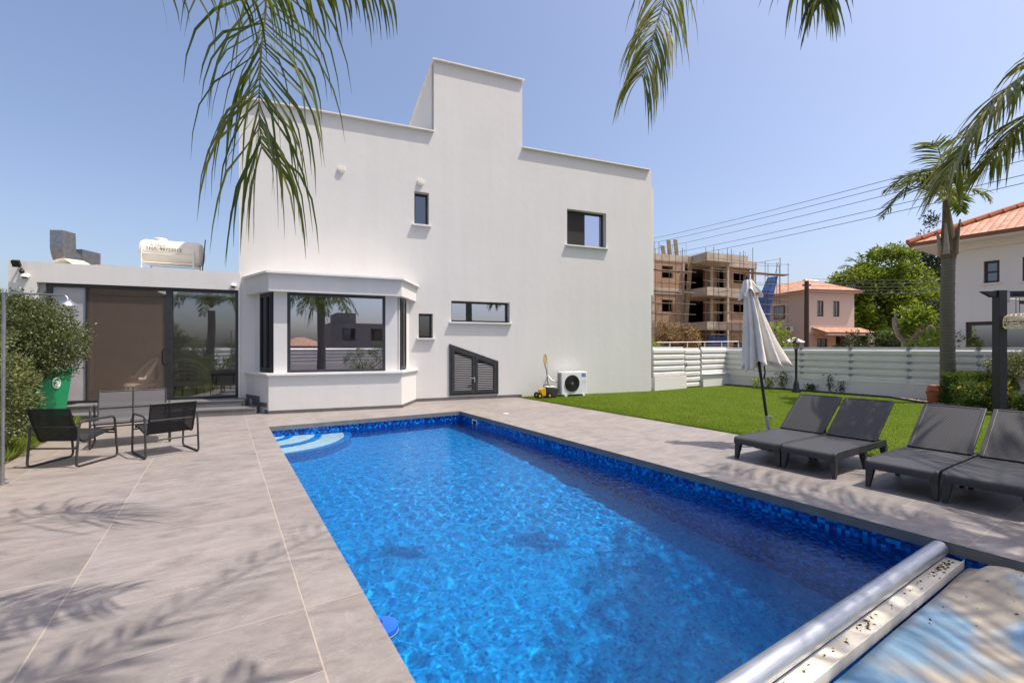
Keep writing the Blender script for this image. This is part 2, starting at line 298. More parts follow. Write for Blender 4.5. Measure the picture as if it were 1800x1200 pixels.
# ------------------------------------------------------------------ mesh builder
class MB:
    def __init__(s): s.v = []; s.f = []; s.uv = None
    def add(s, vs, fs):
        o = len(s.v); s.v += [tuple(v) for v in vs]; s.f += [tuple(i+o for i in f) for f in fs]
    def box(s, x0, x1, y0, y1, z0, z1):
        s.add([(x0, y0, z0), (x1, y0, z0), (x1, y1, z0), (x0, y1, z0), (x0, y0, z1), (x1, y0, z1), (x1, y1, z1), (x0, y1, z1)],
              [(0, 3, 2, 1), (4, 5, 6, 7), (0, 1, 5, 4), (1, 2, 6, 5), (2, 3, 7, 6), (3, 0, 4, 7)]); return s
    def obox(s, c, ax, ay, az):
        c, ax, ay, az = map(Vector, (c, ax, ay, az))
        vs = [c+ax*i+ay*j+az*k for k in (-1, 1) for (i, j) in ((-1, -1), (1, -1), (1, 1), (-1, 1))]
        s.add(vs, [(0, 3, 2, 1), (4, 5, 6, 7), (0, 1, 5, 4), (1, 2, 6, 5), (2, 3, 7, 6), (3, 0, 4, 7)]); return s
    def bar(s, p0, p1, w, h, up=(0, 0, 1)):
        p0, p1 = Vector(p0), Vector(p1); d = (p1-p0); L = d.length; d.normalize(); up = Vector(up)
        sd = d.cross(up); sd = sd.normalized() if sd.length > 1e-4 else Vector((1, 0, 0)); u = sd.cross(d)
        return s.obox((p0+p1)/2, sd*w/2, d*L/2, u*h/2)
    def tube(s, pts, r, n=8, cap=True):
        pts = [Vector(p) for p in pts]; N = len(pts); rs = r if isinstance(r, (list, tuple)) else [r]*N
        o = len(s.v); nrm = None
        for i, p in enumerate(pts):
            t = (pts[min(i+1, N-1)]-pts[max(i-1, 0)]).normalized()
            if nrm is None:
                a = Vector((0, 0, 1)) if abs(t.z) < .9 else Vector((1, 0, 0)); nrm = t.cross(a).normalized()
            else:
                nrm = (nrm-t*nrm.dot(t)); nrm = nrm.normalized() if nrm.length > 1e-6 else t.orthogonal().normalized()
            b = t.cross(nrm)
            for k in range(n):
                a = 2*math.pi*k/n; s.v.append(tuple(p+(nrm*math.cos(a)+b*math.sin(a))*rs[i]))
        for i in range(N-1):
            for k in range(n):
                k2 = (k+1) % n; s.f.append((o+i*n+k, o+i*n+k2, o+(i+1)*n+k2, o+(i+1)*n+k))
        if cap: s.f.append(tuple(o+k for k in reversed(range(n)))); s.f.append(tuple(o+(N-1)*n+k for k in range(n)))
        return s
    def lathe(s, prof, n=24, c=(0, 0, 0)):
        o = len(s.v); N = len(prof)
        for (r, z) in prof:
            for k in range(n):
                a = 2*math.pi*k/n; s.v.append((c[0]+r*math.cos(a), c[1]+r*math.sin(a), c[2]+z))
        for i in range(N-1):
            for k in range(n):
                k2 = (k+1) % n; s.f.append((o+i*n+k, o+i*n+k2, o+(i+1)*n+k2, o+(i+1)*n+k))
        s.f.append(tuple(o+k for k in reversed(range(n)))); s.f.append(tuple(o+(N-1)*n+k for k in range(n))); return s
    def prism(s, poly, z0, z1):
        n = len(poly); s.add([(x, y, z0) for x, y in poly]+[(x, y, z1) for x, y in poly],
            [tuple(reversed(range(n))), tuple(range(n, 2*n))]+[(i, (i+1) % n, n+(i+1) % n, n+i) for i in range(n)]); return s
    def extr(s, poly3, d):
        d = Vector(d); n = len(poly3); a = [Vector(p) for p in poly3]
        s.add(a+[p+d for p in a], [tuple(reversed(range(n))), tuple(range(n, 2*n))]+[(i, (i+1) % n, n+(i+1) % n, n+i) for i in range(n)]); return s
    def quad(s, a, b, c, d): s.add([a, b, c, d], [(0, 1, 2, 3)]); return s
    def build(s, name, mat, parent=None, smooth=False, bevel=0, loc=None, rotz=None, recalc=True):
        me = bpy.data.meshes.new(name); me.from_pydata(s.v, [], s.f); me.update()
        if recalc:
            bm = bmesh.new(); bm.from_mesh(me); bmesh.ops.recalc_face_normals(bm, faces=bm.faces); bm.to_mesh(me); bm.free()
        me.materials.append(MAT[mat] if isinstance(mat, str) else mat)
        if smooth:
            me.polygons.foreach_set('use_smooth', [True]*len(me.polygons))
            try: me.set_sharp_from_angle(angle=R(38))
            except Exception: pass
        ob = bpy.data.objects.new(name, me); C.objects.link(ob)
        if parent: ob.parent = parent
        if loc is not None: ob.location = loc
        if rotz is not None: ob.rotation_euler = (0, 0, rotz)
        if bevel:
            md = ob.modifiers.new('bevel', 'BEVEL'); md.width = bevel; md.segments = 2; md.limit_method = 'ANGLE'; md.angle_limit = R(40)
        return ob
def tag(o, label=None, cat=None, group=None, kind=None):
    if label: o['label'] = label
    if cat: o['category'] = cat
    if group: o['group'] = group
    if kind: o['kind'] = kind
    return o
def thing(name, label, cat, loc=(0, 0, 0), rotz=0, group=None):
    o = bpy.data.objects.new(name, None); C.objects.link(o); o.location = loc; o.rotation_euler = (0, 0, rotz); o.empty_display_size = .2
    return tag(o, label, cat, group)
def copytree(o, parent=None):
    c = o.copy(); C.objects.link(c)
    if parent: c.parent = parent
    for ch in list(o.children): copytree(ch, c)
    return c
def uvplane(ob, ax=0, ay=1):
    me = ob.data; uv = me.uv_layers.new(name='UVMap')
    for l in me.loops:
        v = me.vertices[l.vertex_index].co; uv.data[l.index].uv = (v[ax], v[ay])
def text_obj(body, size, mat, parent, mw, name='lettering_print', ext=.001):
    cu = bpy.data.curves.new(name, 'FONT'); cu.body = body; cu.size = size; cu.align_x = 'CENTER'; cu.align_y = 'CENTER'; cu.extrude = ext
    tmp = bpy.data.objects.new('tmp_text', cu); C.objects.link(tmp); dg = bpy.context.evaluated_depsgraph_get()
    me = bpy.data.meshes.new_from_object(tmp.evaluated_get(dg)); bpy.data.objects.remove(tmp); bpy.data.curves.remove(cu)
    me.materials.clear(); me.materials.append(MAT[mat]); me.name = name
    ob = bpy.data.objects.new(name, me); C.objects.link(ob); ob.parent = parent; ob.matrix_local = mw; return ob
def frame4(mb, x0, x1, z0, z1, w, y0, y1):
    mb.box(x0, x0+w, y0, y1, z0, z1).box(x1-w, x1, y0, y1, z0, z1).box(x0+w, x1-w, y0, y1, z0, z0+w).box(x0+w, x1-w, y0, y1, z1-w, z1); return mb
# ------------------------------------------------------------------ leaves and fronds (numpy)
def leaf_mesh(name, mat, parent, pos, dirs, length, width, rng, fold=.25):
    n = len(pos); dirs = dirs/np.linalg.norm(dirs, axis=1)[:, None]
    rv = rng.normal(size=(n, 3)); side = np.cross(dirs, rv); side /= np.linalg.norm(side, axis=1)[:, None]+1e-9; up = np.cross(side, dirs)
    L = (length*(.65+.7*rng.random(n)))[:, None]; Wd = (width*(.7+.6*rng.random(n)))[:, None]
    v = np.empty((n, 4, 3)); v[:, 0] = pos; v[:, 1] = pos+dirs*L*.45+side*Wd*.5+up*Wd*fold; v[:, 2] = pos+dirs*L; v[:, 3] = pos+dirs*L*.45-side*Wd*.5+up*Wd*fold
    me = bpy.data.meshes.new(name); me.vertices.add(n*4); me.vertices.foreach_set('co', v.reshape(-1))
    me.loops.add(n*4); me.loops.foreach_set('vertex_index', np.arange(n*4, dtype=np.int32)); me.polygons.add(n); me.polygons.foreach_set('loop_start', np.arange(0, n*4, 4, dtype=np.int32))
    me.update(calc_edges=True); me.validate(); me.materials.append(MAT[mat]); ob = bpy.data.objects.new(name, me); C.objects.link(ob)
    if parent: ob.parent = parent
    return ob
def crown_points(rng, center, radii, nclump, clump_r, n, inner=.45, flat=1.):
    center = np.array(center, float); radii = np.array(radii, float)
    d = rng.normal(size=(nclump, 3)); d /= np.linalg.norm(d, axis=1)[:, None]; rr = inner+(1-inner)*rng.random(nclump)**.6
    cc = center+d*radii*rr[:, None]; cr = clump_r*(.6+.8*rng.random(nclump))
    k = rng.integers(0, nclump, n); q = rng.normal(size=(n, 3)); q /= np.linalg.norm(q, axis=1)[:, None]; q[:, 2] *= flat
    rad = cr[k]*(rng.random(n)**.45); pos = cc[k]+q*rad[:, None]
    dr = q*.8+d[k]*.6+rng.normal(size=(n, 3))*.55; return pos, dr
def crown(name, mat, parent, blobs, n, leaf, width, nclump, clump_r, seed, inner=.45, droop=0., flat=1.):
    rng = np.random.default_rng(seed); P_, D_ = [], []; tot = sum(b[3]*b[4]*b[5] for b in blobs)
    for b in blobs:
        f = b[3]*b[4]*b[5]/tot if len(blobs) > 1 else 1.
        p, d = crown_points(rng, b[:3], b[3:6], max(4, int(nclump*f)), clump_r, max(20, int(n*f)), inner, flat); P_.append(p); D_.append(d)
    p = np.concatenate(P_); d = np.concatenate(D_); d[:, 2] -= droop
    return leaf_mesh(name, mat, parent, p, d, leaf, width, rng)
def catmull(pts, n):
    pts = [Vector(p) for p in pts]; q = [pts[0]*2-pts[1]]+pts+[pts[-1]*2-pts[-2]]; out = []; m = len(pts)-1
    for i in range(n+1):
        x = i/n*m; k = min(int(x), m-1); t = x-k; a, b, c, d = q[k:k+4]
        out.append(.5*((2*b)+(c-a)*t+(2*a-5*b+4*c-d)*t*t+(3*b-a-3*c+d)*t**3))
    return out
def frond(parent, pts, leaf=.6, pairs=46, width=.032, droop=.55, wind=(0, 0, 0), side=None, seed=0, mat='palm_leaf', start=.12, rad=.022, curl=.15, up=.1, name='frond', tang=.35, hang=0., tipk=.62, hf=.15, plum=.35, tt=.6):
    rng = random.Random(seed); cv = catmull(pts, 40); mb = MB(); mb.tube(cv, [rad*(1-.88*i/40) for i in range(41)], 5)
    rib = mb.build('midrib', 'rachis', None, True)
    lv = MB(); wind = Vector(wind); ref = Vector(side) if side else None
    for i in range(pairs):
        t = start+(1-start)*(i+rng.random()*.6)/pairs; x = t*40; k = min(int(x), 39); p = cv[k].lerp(cv[k+1], x-k); T = (cv[k+1]-cv[k]).normalized()
        S = ref if ref else T.cross(Vector((0, 0, 1)))
        S = (S-T*S.dot(T)); S = S.normalized() if S.length > 1e-3 else T.orthogonal().normalized(); U = S.cross(T)
        prof = min(1., .45+2.2*(t-start))*(1. if t < .6 else 1-tipk*(t-.6)/.4)
        for sg in (-1, 1):
            L = leaf*prof*(.75+.45*rng.random()); d = (S*sg*(.9+.3*rng.random())+T*(tang+tt*t*t+.25*rng.random())+U*(up+rng.uniform(-plum, plum))).normalized()
            N = 6; q = p.copy(); w0 = width*(.75+.5*rng.random()); prev = None; wd = (T-d*T.dot(d)); wd = (wd.normalized()*(1 if rng.random() < .5 else .8)+U*rng.uniform(-.6, .6)).normalized()
            o = len(lv.v); dl = droop*(.7+.6*rng.random()); 
            for j in range(N):
                f = j/(N-1); ww = w0*(.45+1.1*f if f < .35 else .9*(1-((f-.35)/.65)**1.6)+.05)*.5
                lv.v.append(tuple(q-wd*ww)); lv.v.append(tuple(q+wd*ww))
                d = (d+Vector((0, 0, -dl*(.25+.9*f)*.55-(hang*(.4+f) if f > hf else 0)))+wind*(.3+.7*f)*.4+Vector((rng.uniform(-1, 1), rng.uniform(-1, 1), rng.uniform(-1, 1)))*curl*.35).normalized(); q = q+d*(L/(N-1))
                wd = (wd-d*wd.dot(d)); wd = wd.normalized() if wd.length > 1e-3 else d.orthogonal().normalized()
            for j in range(N-1): lv.f.append((o+2*j, o+2*j+1, o+2*j+3, o+2*j+2))
    fr = lv.build(name, mat, parent, False, recalc=False); rib.parent = fr
    return fr
# ------------------------------------------------------------------ light, sky, camera
LDIR = Vector((-.465, .065, -1.)).normalized(); SDIR = -LDIR
sun = bpy.data.lights.new('sun', 'SUN'); sun.energy = 3.4; sun.angle = R(.53); sun.color = (1., .93, .84)
so = bpy.data.objects.new('sun', sun); C.objects.link(so); so.rotation_euler = LDIR.to_track_quat('-Z', 'Y').to_euler(); so.location = (8, -3, 20)
w = bpy.data.worlds.new('World'); scene.world = w; w.use_nodes = True; wt = w.node_tree; bg = wt.nodes['Background']
sk = wt.nodes.new('ShaderNodeTexSky'); sk.sky_type = 'NISHITA'; sk.sun_disc = False
sk.sun_elevation = math.asin(SDIR.z); sk.sun_rotation = math.atan2(SDIR.x, SDIR.y)
sk.altitude = 0; sk.air_density = 1.0; sk.dust_density = 3.2; sk.ozone_density = 1.6
wt.links.new(mix(wt, 1., sk.outputs[0], (1.01, .965, 1.0), 'MULTIPLY'), bg.inputs[0]); bg.inputs[1].default_value = .13
cam = bpy.data.cameras.new('camera'); co = bpy.data.objects.new('camera', cam); C.objects.link(co); co.location = (0, 0, EYE); co.rotation_euler = (R(90), 0, 0)
cam.sensor_width = 36; cam.lens = 16; cam.shift_y = 11/1800; cam.clip_end = 3000; cam.clip_start = .05; scene.camera = co
scene.view_settings.view_transform = 'Standard'; scene.view_settings.look = 'None'; scene.view_settings.exposure = 0.66; scene.view_settings.gamma = 1
try: scene.cycles.transparent_max_bounces = 24; scene.cycles.max_bounces = 10; scene.cycles.caustics_refractive = True
except Exception: pass
# ------------------------------------------------------------------ ground, paving, lawn, pool
POOLW, POOLL = 4.0, 11.8
def rings(mb, x0, x1, y0, y1, hx0, hx1, hy0, hy1, z):
    for (a, b, c, d) in ((x0, hx0, y0, y1), (hx1, x1, y0, y1), (hx0, hx1, y0, hy0), (hx0, hx1, hy1, y1)):
        mb.quad((a, c, z), (b, c, z), (b, d, z), (a, d, z))
g = MB(); rings(g, -900, 900, -900, 900, -.2, POOLW+.2, -POOLL-.2, .2, -.03)
tag(g.build('ground', 'soil', None, loc=A0, rotz=PA), kind='structure')
d = MB(); rings(d, -3.1, 6.8, -15, 14, 0, POOLW, -POOLL, 0, 0)
tag(d.build('paving', 'deck', None, loc=A0, rotz=PA), kind='structure')
# coping edge: a real stone lip 8 cm deep round the basin
cp = MB(); T = .05; zc = -.085
cp.box(-.03, POOLW+.03, 0, .03, zc, -.003).box(-.03, POOLW+.03, -POOLL-.03, -POOLL, zc, -.003).box(-.03, 0, -POOLL, 0, zc, -.003).box(POOLW, POOLW+.03, -POOLL, 0, zc, -.003)
tag(cp.build('pool_edge', 'coping_face', None, loc=A0, rotz=PA), kind='structure')
# basin, set back 2 cm behind the lip; floor falls from the step end to the near end
bw_ = MB(); b = MB(); x0, x1, y0, y1 = -.02, POOLW+.02, -POOLL-.02, .02; zt = -.085
zf = lambda y: -1.05-.65*min(1, max(0, (-y-2.)/6.))
ys = [y1, -2., -3.5, -5, -6.5, -8., y0]
for a, c in zip(ys[:-1], ys[1:]):
    b.quad((x0, c, zf(c)), (x1, c, zf(c)), (x1, a, zf(a)), (x0, a, zf(a)))
    bw_.quad((x0, a, zt), (x0, c, zt), (x0, c, zf(c)), (x0, a, zf(a))); bw_.quad((x1, c, zt), (x1, a, zt), (x1, a, zf(a)), (x1, c, zf(c)))
bw_.quad((x0, y1, zt), (x1, y1, zt), (x1, y1, zf(y1)), (x0, y1, zf(y1))); bw_.quad((x0, y0, zt), (x1, y0, zt), (x1, y0, zf(y0)), (x0, y0, zf(y0)))
tag(bw_.build('pool_wall', 'mosaic_wall_shade', None, loc=A0, rotz=PA, recalc=False), kind='structure'); tag(b.build('pool_basin', 'mosaic', None, loc=A0, rotz=PA, recalc=False), kind='structure')
ww = MB(); NX, NY = 260, 760; rgw = np.random.default_rng(17)
wv = [(2*math.pi/lam, a, am, ph) for lam, a, am, ph in [(rgw.uniform(.06, .30), rgw.uniform(0, 6.28), 0, rgw.uniform(0, 6.28)) for _ in range(34)]]
gx, gy = np.meshgrid(np.linspace(x0, x1, NX+1), np.linspace(y0, y1, NY+1), indexing='ij'); gz = np.zeros_like(gx)
for k_, a_, _, ph in wv: gz += (.0105/k_)*np.sin(k_*(gx*math.cos(a_)+gy*math.sin(a_))+ph+.8*np.sin(.9*gx+1.3*gy+ph))
gz *= .30+.70*np.clip(.5+.35*np.sin(gx*1.1+.6*gy+1.)+.35*np.sin(gy*.83-gx*.5)+.3*np.sin(gy*1.9+gx*1.6), 0, 1)**1.3
ww.v = list(map(tuple, np.stack([gx, gy, gz-.2], -1).reshape(-1, 3)))
for i in range(NX):
    for j in range(NY): a = i*(NY+1)+j; ww.f.append((a, a+NY+1, a+NY+2, a+1))
wo = tag(ww.build('pool_water', 'water', None, True, loc=A0, rotz=PA, recalc=False), kind='structure')
wo.cycles.is_caustics_caster = True; sun.cycles.is_caustics_light = True
bpy.data.objects['pool_basin'].cycles.is_caustics_receiver = True; bpy.data.objects['pool_wall'].cycles.is_caustics_receiver = True
# quarter round corner steps: pale treads with blue nosing
st = MB(); ns = MB()
for r_, z_ in ((.42, -.225), (.95, -.30), (1.50, -.42)):
    pl = [(x0, y1)]+[(x0+r_*math.sin(a), y1-r_*math.cos(a)) for a in [R(i*5) for i in range(19)]]
    st.prism(pl, -1.05, z_)
    ns_o = [(x0+(r_)*math.sin(a), y1-(r_)*math.cos(a)) for a in [R(i*5) for i in range(19)]]; ns_i = [(x0+(r_-.13)*math.sin(a), y1-(r_-.13)*math.cos(a)) for a in [R(i*5) for i in range(19)]]
    for i in range(18): ns.quad((*ns_i[i], z_+.004), (*ns_o[i], z_+.004), (*ns_o[i+1], z_+.004), (*ns_i[i+1], z_+.004))
    for i in range(18): ns.quad((ns_o[i][0]+.003, ns_o[i][1]-.003, z_+.004), (ns_o[i+1][0]+.003, ns_o[i+1][1]-.003, z_+.004), (ns_o[i+1][0]+.003, ns_o[i+1][1]-.003, -1.05), (ns_o[i][0]+.003, ns_o[i][1]-.003, -1.05))
sto = tag(st.build('pool_steps', 'white_paint', None, loc=A0, rotz=PA), kind='structure'); nso = ns.build('step_nosing', 'mosaic', sto)
for o_ in (sto, nso): o_.cycles.is_caustics_receiver = True
# lawn and planting bed
l = MB(); bed = [(16.2, 3), (15.95, -4.35), (14.82, -5.67), (14.85, -8), (14.9, -16)]
l.add([(6.8, 14, .015), (16.2, 14, .015)]+[(x, y, .015) for x, y in bed]+[(6.8, -16, .015)], [tuple(range(8))])
tag(l.build('lawn', 'turf', None, loc=A0, rotz=PA), kind='structure')
rng = np.random.default_rng(5)
# turf blades standing along the lawn where it is nearest
N = 52000; px = 6.82+9.2*rng.random(N)**1.6; py = 3.-13*rng.random(N); keep = px < np.interp(-py, [-3, 4.35, 5.67, 16], [16.1, 15.9, 14.75, 14.8]); px, py = px[keep], py[keep]
dr = rng.normal(size=(len(px), 3))*.35; dr[:, 2] = 1
MAT['turf_blade'] = leafmat('turf_blade', (.036, .066, .002), (.066, .104, .003), (.105, .14, .010), .7, .25, .05)
gb = leaf_mesh('turf_blades', 'turf_blade', None, np.stack([px, py, np.full(len(px), .012)], 1), dr, .020, .008, rng)
gb.location = A0; gb.rotation_euler = (0, 0, PA); tag(gb, kind='stuff')
be = MB(); o_ = [(16.6, 3), (16.6, -16)]
be.add([(x-.02, y, .02) for x, y in bed]+[(16.6, -16, .02), (16.6, 3, .02)], [tuple(range(7))])
tag(be.build('planting_bed', 'soil', None, loc=A0, rotz=PA), kind='structure')
ke = MB()
for (a, c) in zip(bed[:-1], bed[1:]): ke.bar((a[0], a[1], .035), (c[0], c[1], .035), .05, .06)
tag(ke.build('lawn_edging', 'charcoal', None, loc=A0, rotz=PA), kind='structure')
def pebbles(name, pts, r0, r1, seed, mat='pebble'):
    rg = random.Random(seed); mb = MB()
    for (x, y, z) in pts:
        r = rg.uniform(r0, r1); a = rg.random()*6.3
        vs = [(x+r*math.cos(a+k*math.pi/2.5)*rg.uniform(.8, 1.2), y+r*.8*math.sin(a+k*math.pi/2.5)*rg.uniform(.8, 1.2), z-.005) for k in range(5)]
        mb.add(vs+[(x, y, z+r*.8)], [(k, (k+1) % 5, 5) for k in range(5)])
    return mb
rg = random.Random(3); pts = []
for i in range(2200):
    L = rg.uniform(-3, 13); e0 = float(np.interp(L, [-3, 4.35, 5.67, 8, 16], [16.1, 15.95, 14.82, 14.85, 14.9])); e = e0+.06+abs(rg.gauss(0, .22)); 
    if e < 16.35: pts.append((e, -L, .025))
gv = pebbles('gravel', pts, .02, .055, 4).build('gravel', 'pebble', None, loc=A0, rotz=PA); tag(gv, kind='stuff')
# ------------------------------------------------------------------ the villa
villa = thing('villa', 'white two storey flat roofed house with a square stair tower and a bay window', 'house', HO, HA)
sL, zL = FS(420, 173.5); _, zL2 = FS(764, 233); sT0, zT = FS(762.5, 107); sT1, _ = FS(918, 143); sR, zR = FS(1140, 300); zP = (zL+zL2)/2
zR = (zR+FS(917, 261)[1])/2; zT = (zT+FS(918, 143)[1])/2; sR = FS(1145, 600)[0]; DEP = 8.5
holes = {}
def hrect(n, u0, v0, u1, v1, u2=None, v2=None):
    a = FS(u0, v0); c = FS(u1, v1); holes[n] = (a[0], c[0], min(a[1], c[1]), max(a[1], c[1])); return holes[n]
# left top, right bottom pixel of each opening
hrect('slim', 728.3, 336, 754, 396.5); hrect('slider', 996.8, 366.7, 1065.5, 436.6); hrect('letterbox', 793.3, 528, 896, 567.5); hrect('small', 736, 550.7, 761, 594)
tb = -1.15; bFL, bFR = FS(472, 700, tb)[0], FS(706, 700, tb)[0]; bPL = FS(433.5, 600)[0]; bPR = FS(731, 600)[0]
ZS, ZW = .87, 2.79
holes['bay'] = (bPL+.25, bPR-.2, .9, 2.75)
xs = sorted({sL, sT0, sT1, sR}|{h[0] for h in holes.values()}|{h[1] for h in holes.values()})
zs = sorted({-.05, zP, zT, zR}|{h[2] for h in holes.values()}|{h[3] for h in holes.values()})
def solid(x, z):
    top = zP if x < sT0 else (zT if x < sT1 else zR)
    if z > top or x < sL or x > sR: return False
    return not any(h[0] < x < h[1] and h[2] < z < h[3] for h in holes.values())
wl = MB(); RV = .30
mid = lambda q, i: (q[i]+q[i+1])/2
for i in range(len(xs)-1):
    for j in range(len(zs)-1):
        if not solid(mid(xs, i), mid(zs, j)): continue
        a, c, e, f = xs[i], xs[i+1], zs[j], zs[j+1]
        wl.quad((a, 0, e), (c, 0, e), (c, 0, f), (a, 0, f))
        if i+1 < len(xs)-1 and not solid(mid(xs, i+1), mid(zs, j)): wl.quad((c, 0, e), (c, RV, e), (c, RV, f), (c, 0, f))
        if i > 0 and not solid(mid(xs, i-1), mid(zs, j)): wl.quad((a, RV, e), (a, 0, e), (a, 0, f), (a, RV, f))
        if j > 0 and not solid(mid(xs, i), mid(zs, j-1)): wl.quad((a, RV, e), (c, RV, e), (c, 0, e), (a, 0, e))
        if j+1 < len(zs)-1 and not solid(mid(xs, i), mid(zs, j+1)) and mid(zs, j+1) < 7: wl.quad((a, 0, f), (c, 0, f), (c, RV, f), (a, RV, f))
D_ = DEP
wl.quad((sL, 0, -.05), (sL, 0, zP), (sL, D_, zP), (sL, D_, -.05)); wl.quad((sR, 0, -.05), (sR, D_, -.05), (sR, D_, zR), (sR, 0, zR))
wl.quad((sL, D_, -.05), (sL, D_, zP), (sR, D_, zP), (sR, D_, -.05))
wl.quad((sL, 0, zP-.02), (sT0, 0, zP-.02), (sT0, D_, zP-.02), (sL, D_, zP-.02)); wl.quad((sT1, 0, zR-.02), (sR, 0, zR-.02), (sR, D_, zR-.02), (sT1, D_, zR-.02))
TD = 5.2
wl.quad((sT0, 0, zP-.1), (sT0, 0, zT), (sT0, TD, zT), (sT0, TD, zP-.1)); wl.quad((sT1, 0, zR-.1), (sT1, TD, zR-.1), (sT1, TD, zT), (sT1, 0, zT))
wl.quad((sT0, TD, zP-.1), (sT0, TD, zT), (sT1, TD, zT), (sT1, TD, zP-.1)); wl.quad((sT0, 0, zT-.02), (sT1, 0, zT-.02), (sT1, TD, zT-.02), (sT0, TD, zT-.02))
wl.build('wall', 'white_wall', villa, recalc=False)
cap = MB(); ov = .085
cap.box(sL-.05, sT0+.0, -ov, .25, zP, zP+.035).box(sL-.05, sL+.25, .25, D_, zP, zP+.035)
cap.build('parapet_cap', 'trim', villa); cap = MB()
cap.box(sT0-.05, sT1+.05, -ov, .25, zT, zT+.035).box(sT0-.05, sT0+.2, .25, TD+.05, zT, zT+.035).box(sT1-.2, sT1+.05, .25, TD+.05, zT, zT+.035); cap.build('parapet_cap', 'trim', villa); cap = MB()
cap.box(sT1, FS(1141, 300)[0], -ov, .25, zR, zR+.035).box(sR-.25, sR+.03, .25, D_, zR, zR+.035); cap.build('parapet_cap', 'trim', villa)
# side block at the far corner
z1_ = FS(1148, 331, .5)[1]; z0_ = FS(1148, 519, .5)[1]; s1_ = FS(1148.8, 400, .5)[0]
MB().box(sR-.05, s1_, .5, 3.5, z0_, z1_).build('side_bay', 'white_wall', villa)
def window(name, h, panes, t0=.19, frame='dark_frame', glass='glass_dark', fw=.055, sill=True, so_=.085, inner=None):
    s0, s1, z0, z1 = h; m = MB(); frame4(m, s0, s1, z0, z1, fw, t0, t0+.06)
    for p in panes[1:-1]: m.box(s0+p*(s1-s0)-fw*.5, s0+p*(s1-s0)+fw*.5, t0, t0+.06, z0+fw, z1-fw)
    f = m.build('window', frame, villa)
    for a, c in zip(panes[:-1], panes[1:]):
        g_ = MB(); x0_, x1_ = s0+a*(s1-s0)+fw*.6, s0+c*(s1-s0)-fw*.6; g_.box(x0_, x1_, t0+.025, t0+.033, z0+fw, z1-fw); g_.build('pane', glass if a == 0 else 'glass', f)
    if sill: MB().box(s0-.06, s1+.06, -so_, t0, z0-.04, z0).build('sill', 'trim', f)
    return f
window('slim', holes['slim'], [0, 1]); f_ = window('slider', holes['slider'], [0, .5, 1])
h = holes['slider']; MB().box(h[0]+.03, (h[0]+h[1])/2-.02, 0.155, .18, h[2]+.03, h[3]-.03).build('insect_screen', meshscreen('dark_insect_screen', (.03, .027, .022), .8), f_)
window('letterbox', holes['letterbox'], [0, 1], glass='glass'); window('small', holes['small'], [0, 1])
# dark rooms behind the small windows are the real hollow of the house
# round vents
for (u, v) in ((600, 298), (739.3, 320.3)):
    s, z = FS(u, v); m = MB(); m.tube([(s, -.05, z), (s, 0, z)], [.085, .1], 20); vo = m.build('vent_cap', 'cream_plastic', villa, True); MB().tube([(s, -.058, z), (s, -.05, z)], .05, 16).build('vent_grille', 'trim', vo)
# skirting along the main wall
sG = FS(917, 697)[0]
MB().box(bPR+.02, sG, -.02, -.001, 0, .085).build('skirting', 'skirting', villa)
# sloped louvre door
(a0, zTL), (a1, zTR) = FS(789.5, 604.2), FS(875.5, 634.5); zB = .13; m = MB(); sl = (zTR-zTL)/(a1-a0); top = lambda s: zTL+sl*(s-a0)
def sloped(mb, s0, s1, z0, dz, y0, y1): mb.extr([(s0, y0, z0), (s1, y0, z0), (s1, y0, top(s1)-dz), (s0, y0, top(s0)-dz)], (0, y1-y0, 0))
def slopebar(mb, s0, s1, d0, d1, y0, y1): mb.extr([(s0, y0, top(s0)-d1), (s1, y0, top(s1)-d1), (s1, y0, top(s1)-d0), (s0, y0, top(s0)-d0)], (0, y1-y0, 0))
fw = .06; sloped(m, a0, a0+fw, zB, 0, -.035, .0); sloped(m, a1-fw, a1, zB, 0, -.035, .0); m.box(a0+fw, a1-fw, -.035, 0, zB, zB+fw); slopebar(m, a0+fw, a1-fw, 0, fw, -.035, 0)
ld = m.build('louvre_door', 'dark_frame', villa); sm = (a0+a1)/2+.02
for (q0, q1) in ((a0+fw+.012, sm-.006), (sm+.006, a1-fw-.012)):
    m = MB(); k = .075; y0_, y1_ = -.05, -.006
    m.extr([(q0, y0_, zB+fw+.01), (q0+k, y0_, zB+fw+.01), (q0+k, y0_, top(q0+k)-fw-.02), (q0, y0_, top(q0)-fw-.02)], (0, y1_-y0_, 0)); m.extr([(q1-k, y0_, zB+fw+.01), (q1, y0_, zB+fw+.01), (q1, y0_, top(q1)-fw-.02), (q1-k, y0_, top(q1-k)-fw-.02)], (0, y1_-y0_, 0))
    m.box(q0+k, q1-k, y0_, y1_, zB+fw+.01, zB+fw+.01+k); slopebar(m, q0+k, q1-k, fw+.02, fw+.02+k, y0_, y1_)
    lf = m.build('leaf', 'dark_frame', ld); m = MB(); z = zB+fw+k+.02
    while True:
        zt_ = z+.04; smax = q1-k
        if top(q0+k)-fw-.1-k < zt_: break
        lim = (zt_-(zTL-fw-.02-k))/sl+a0; smax = min(q1-k, lim)
        if smax > q0+k+.05: m.extr([(q0+k, -.038, z), (q0+k, -.014, z+.036), (q0+k, -.010, z+.03), (q0+k, -.034, z-.006)], (smax-q0-k, 0, 0))
        z += .052
    m.build('louvre_slats', M('louvre_grey', (.07, .07, .077), .45, .2), lf)
    bk = MB(); bk.extr([(q0+k*.5, -.006, zB+fw), (q1-k*.5, -.006, zB+fw), (q1-k*.5, -.006, top(q1)-fw-.03), (q0+k*.5, -.006, top(q0)-fw-.03)], (0, .004, 0)); bk.build('backing', 'black', lf)
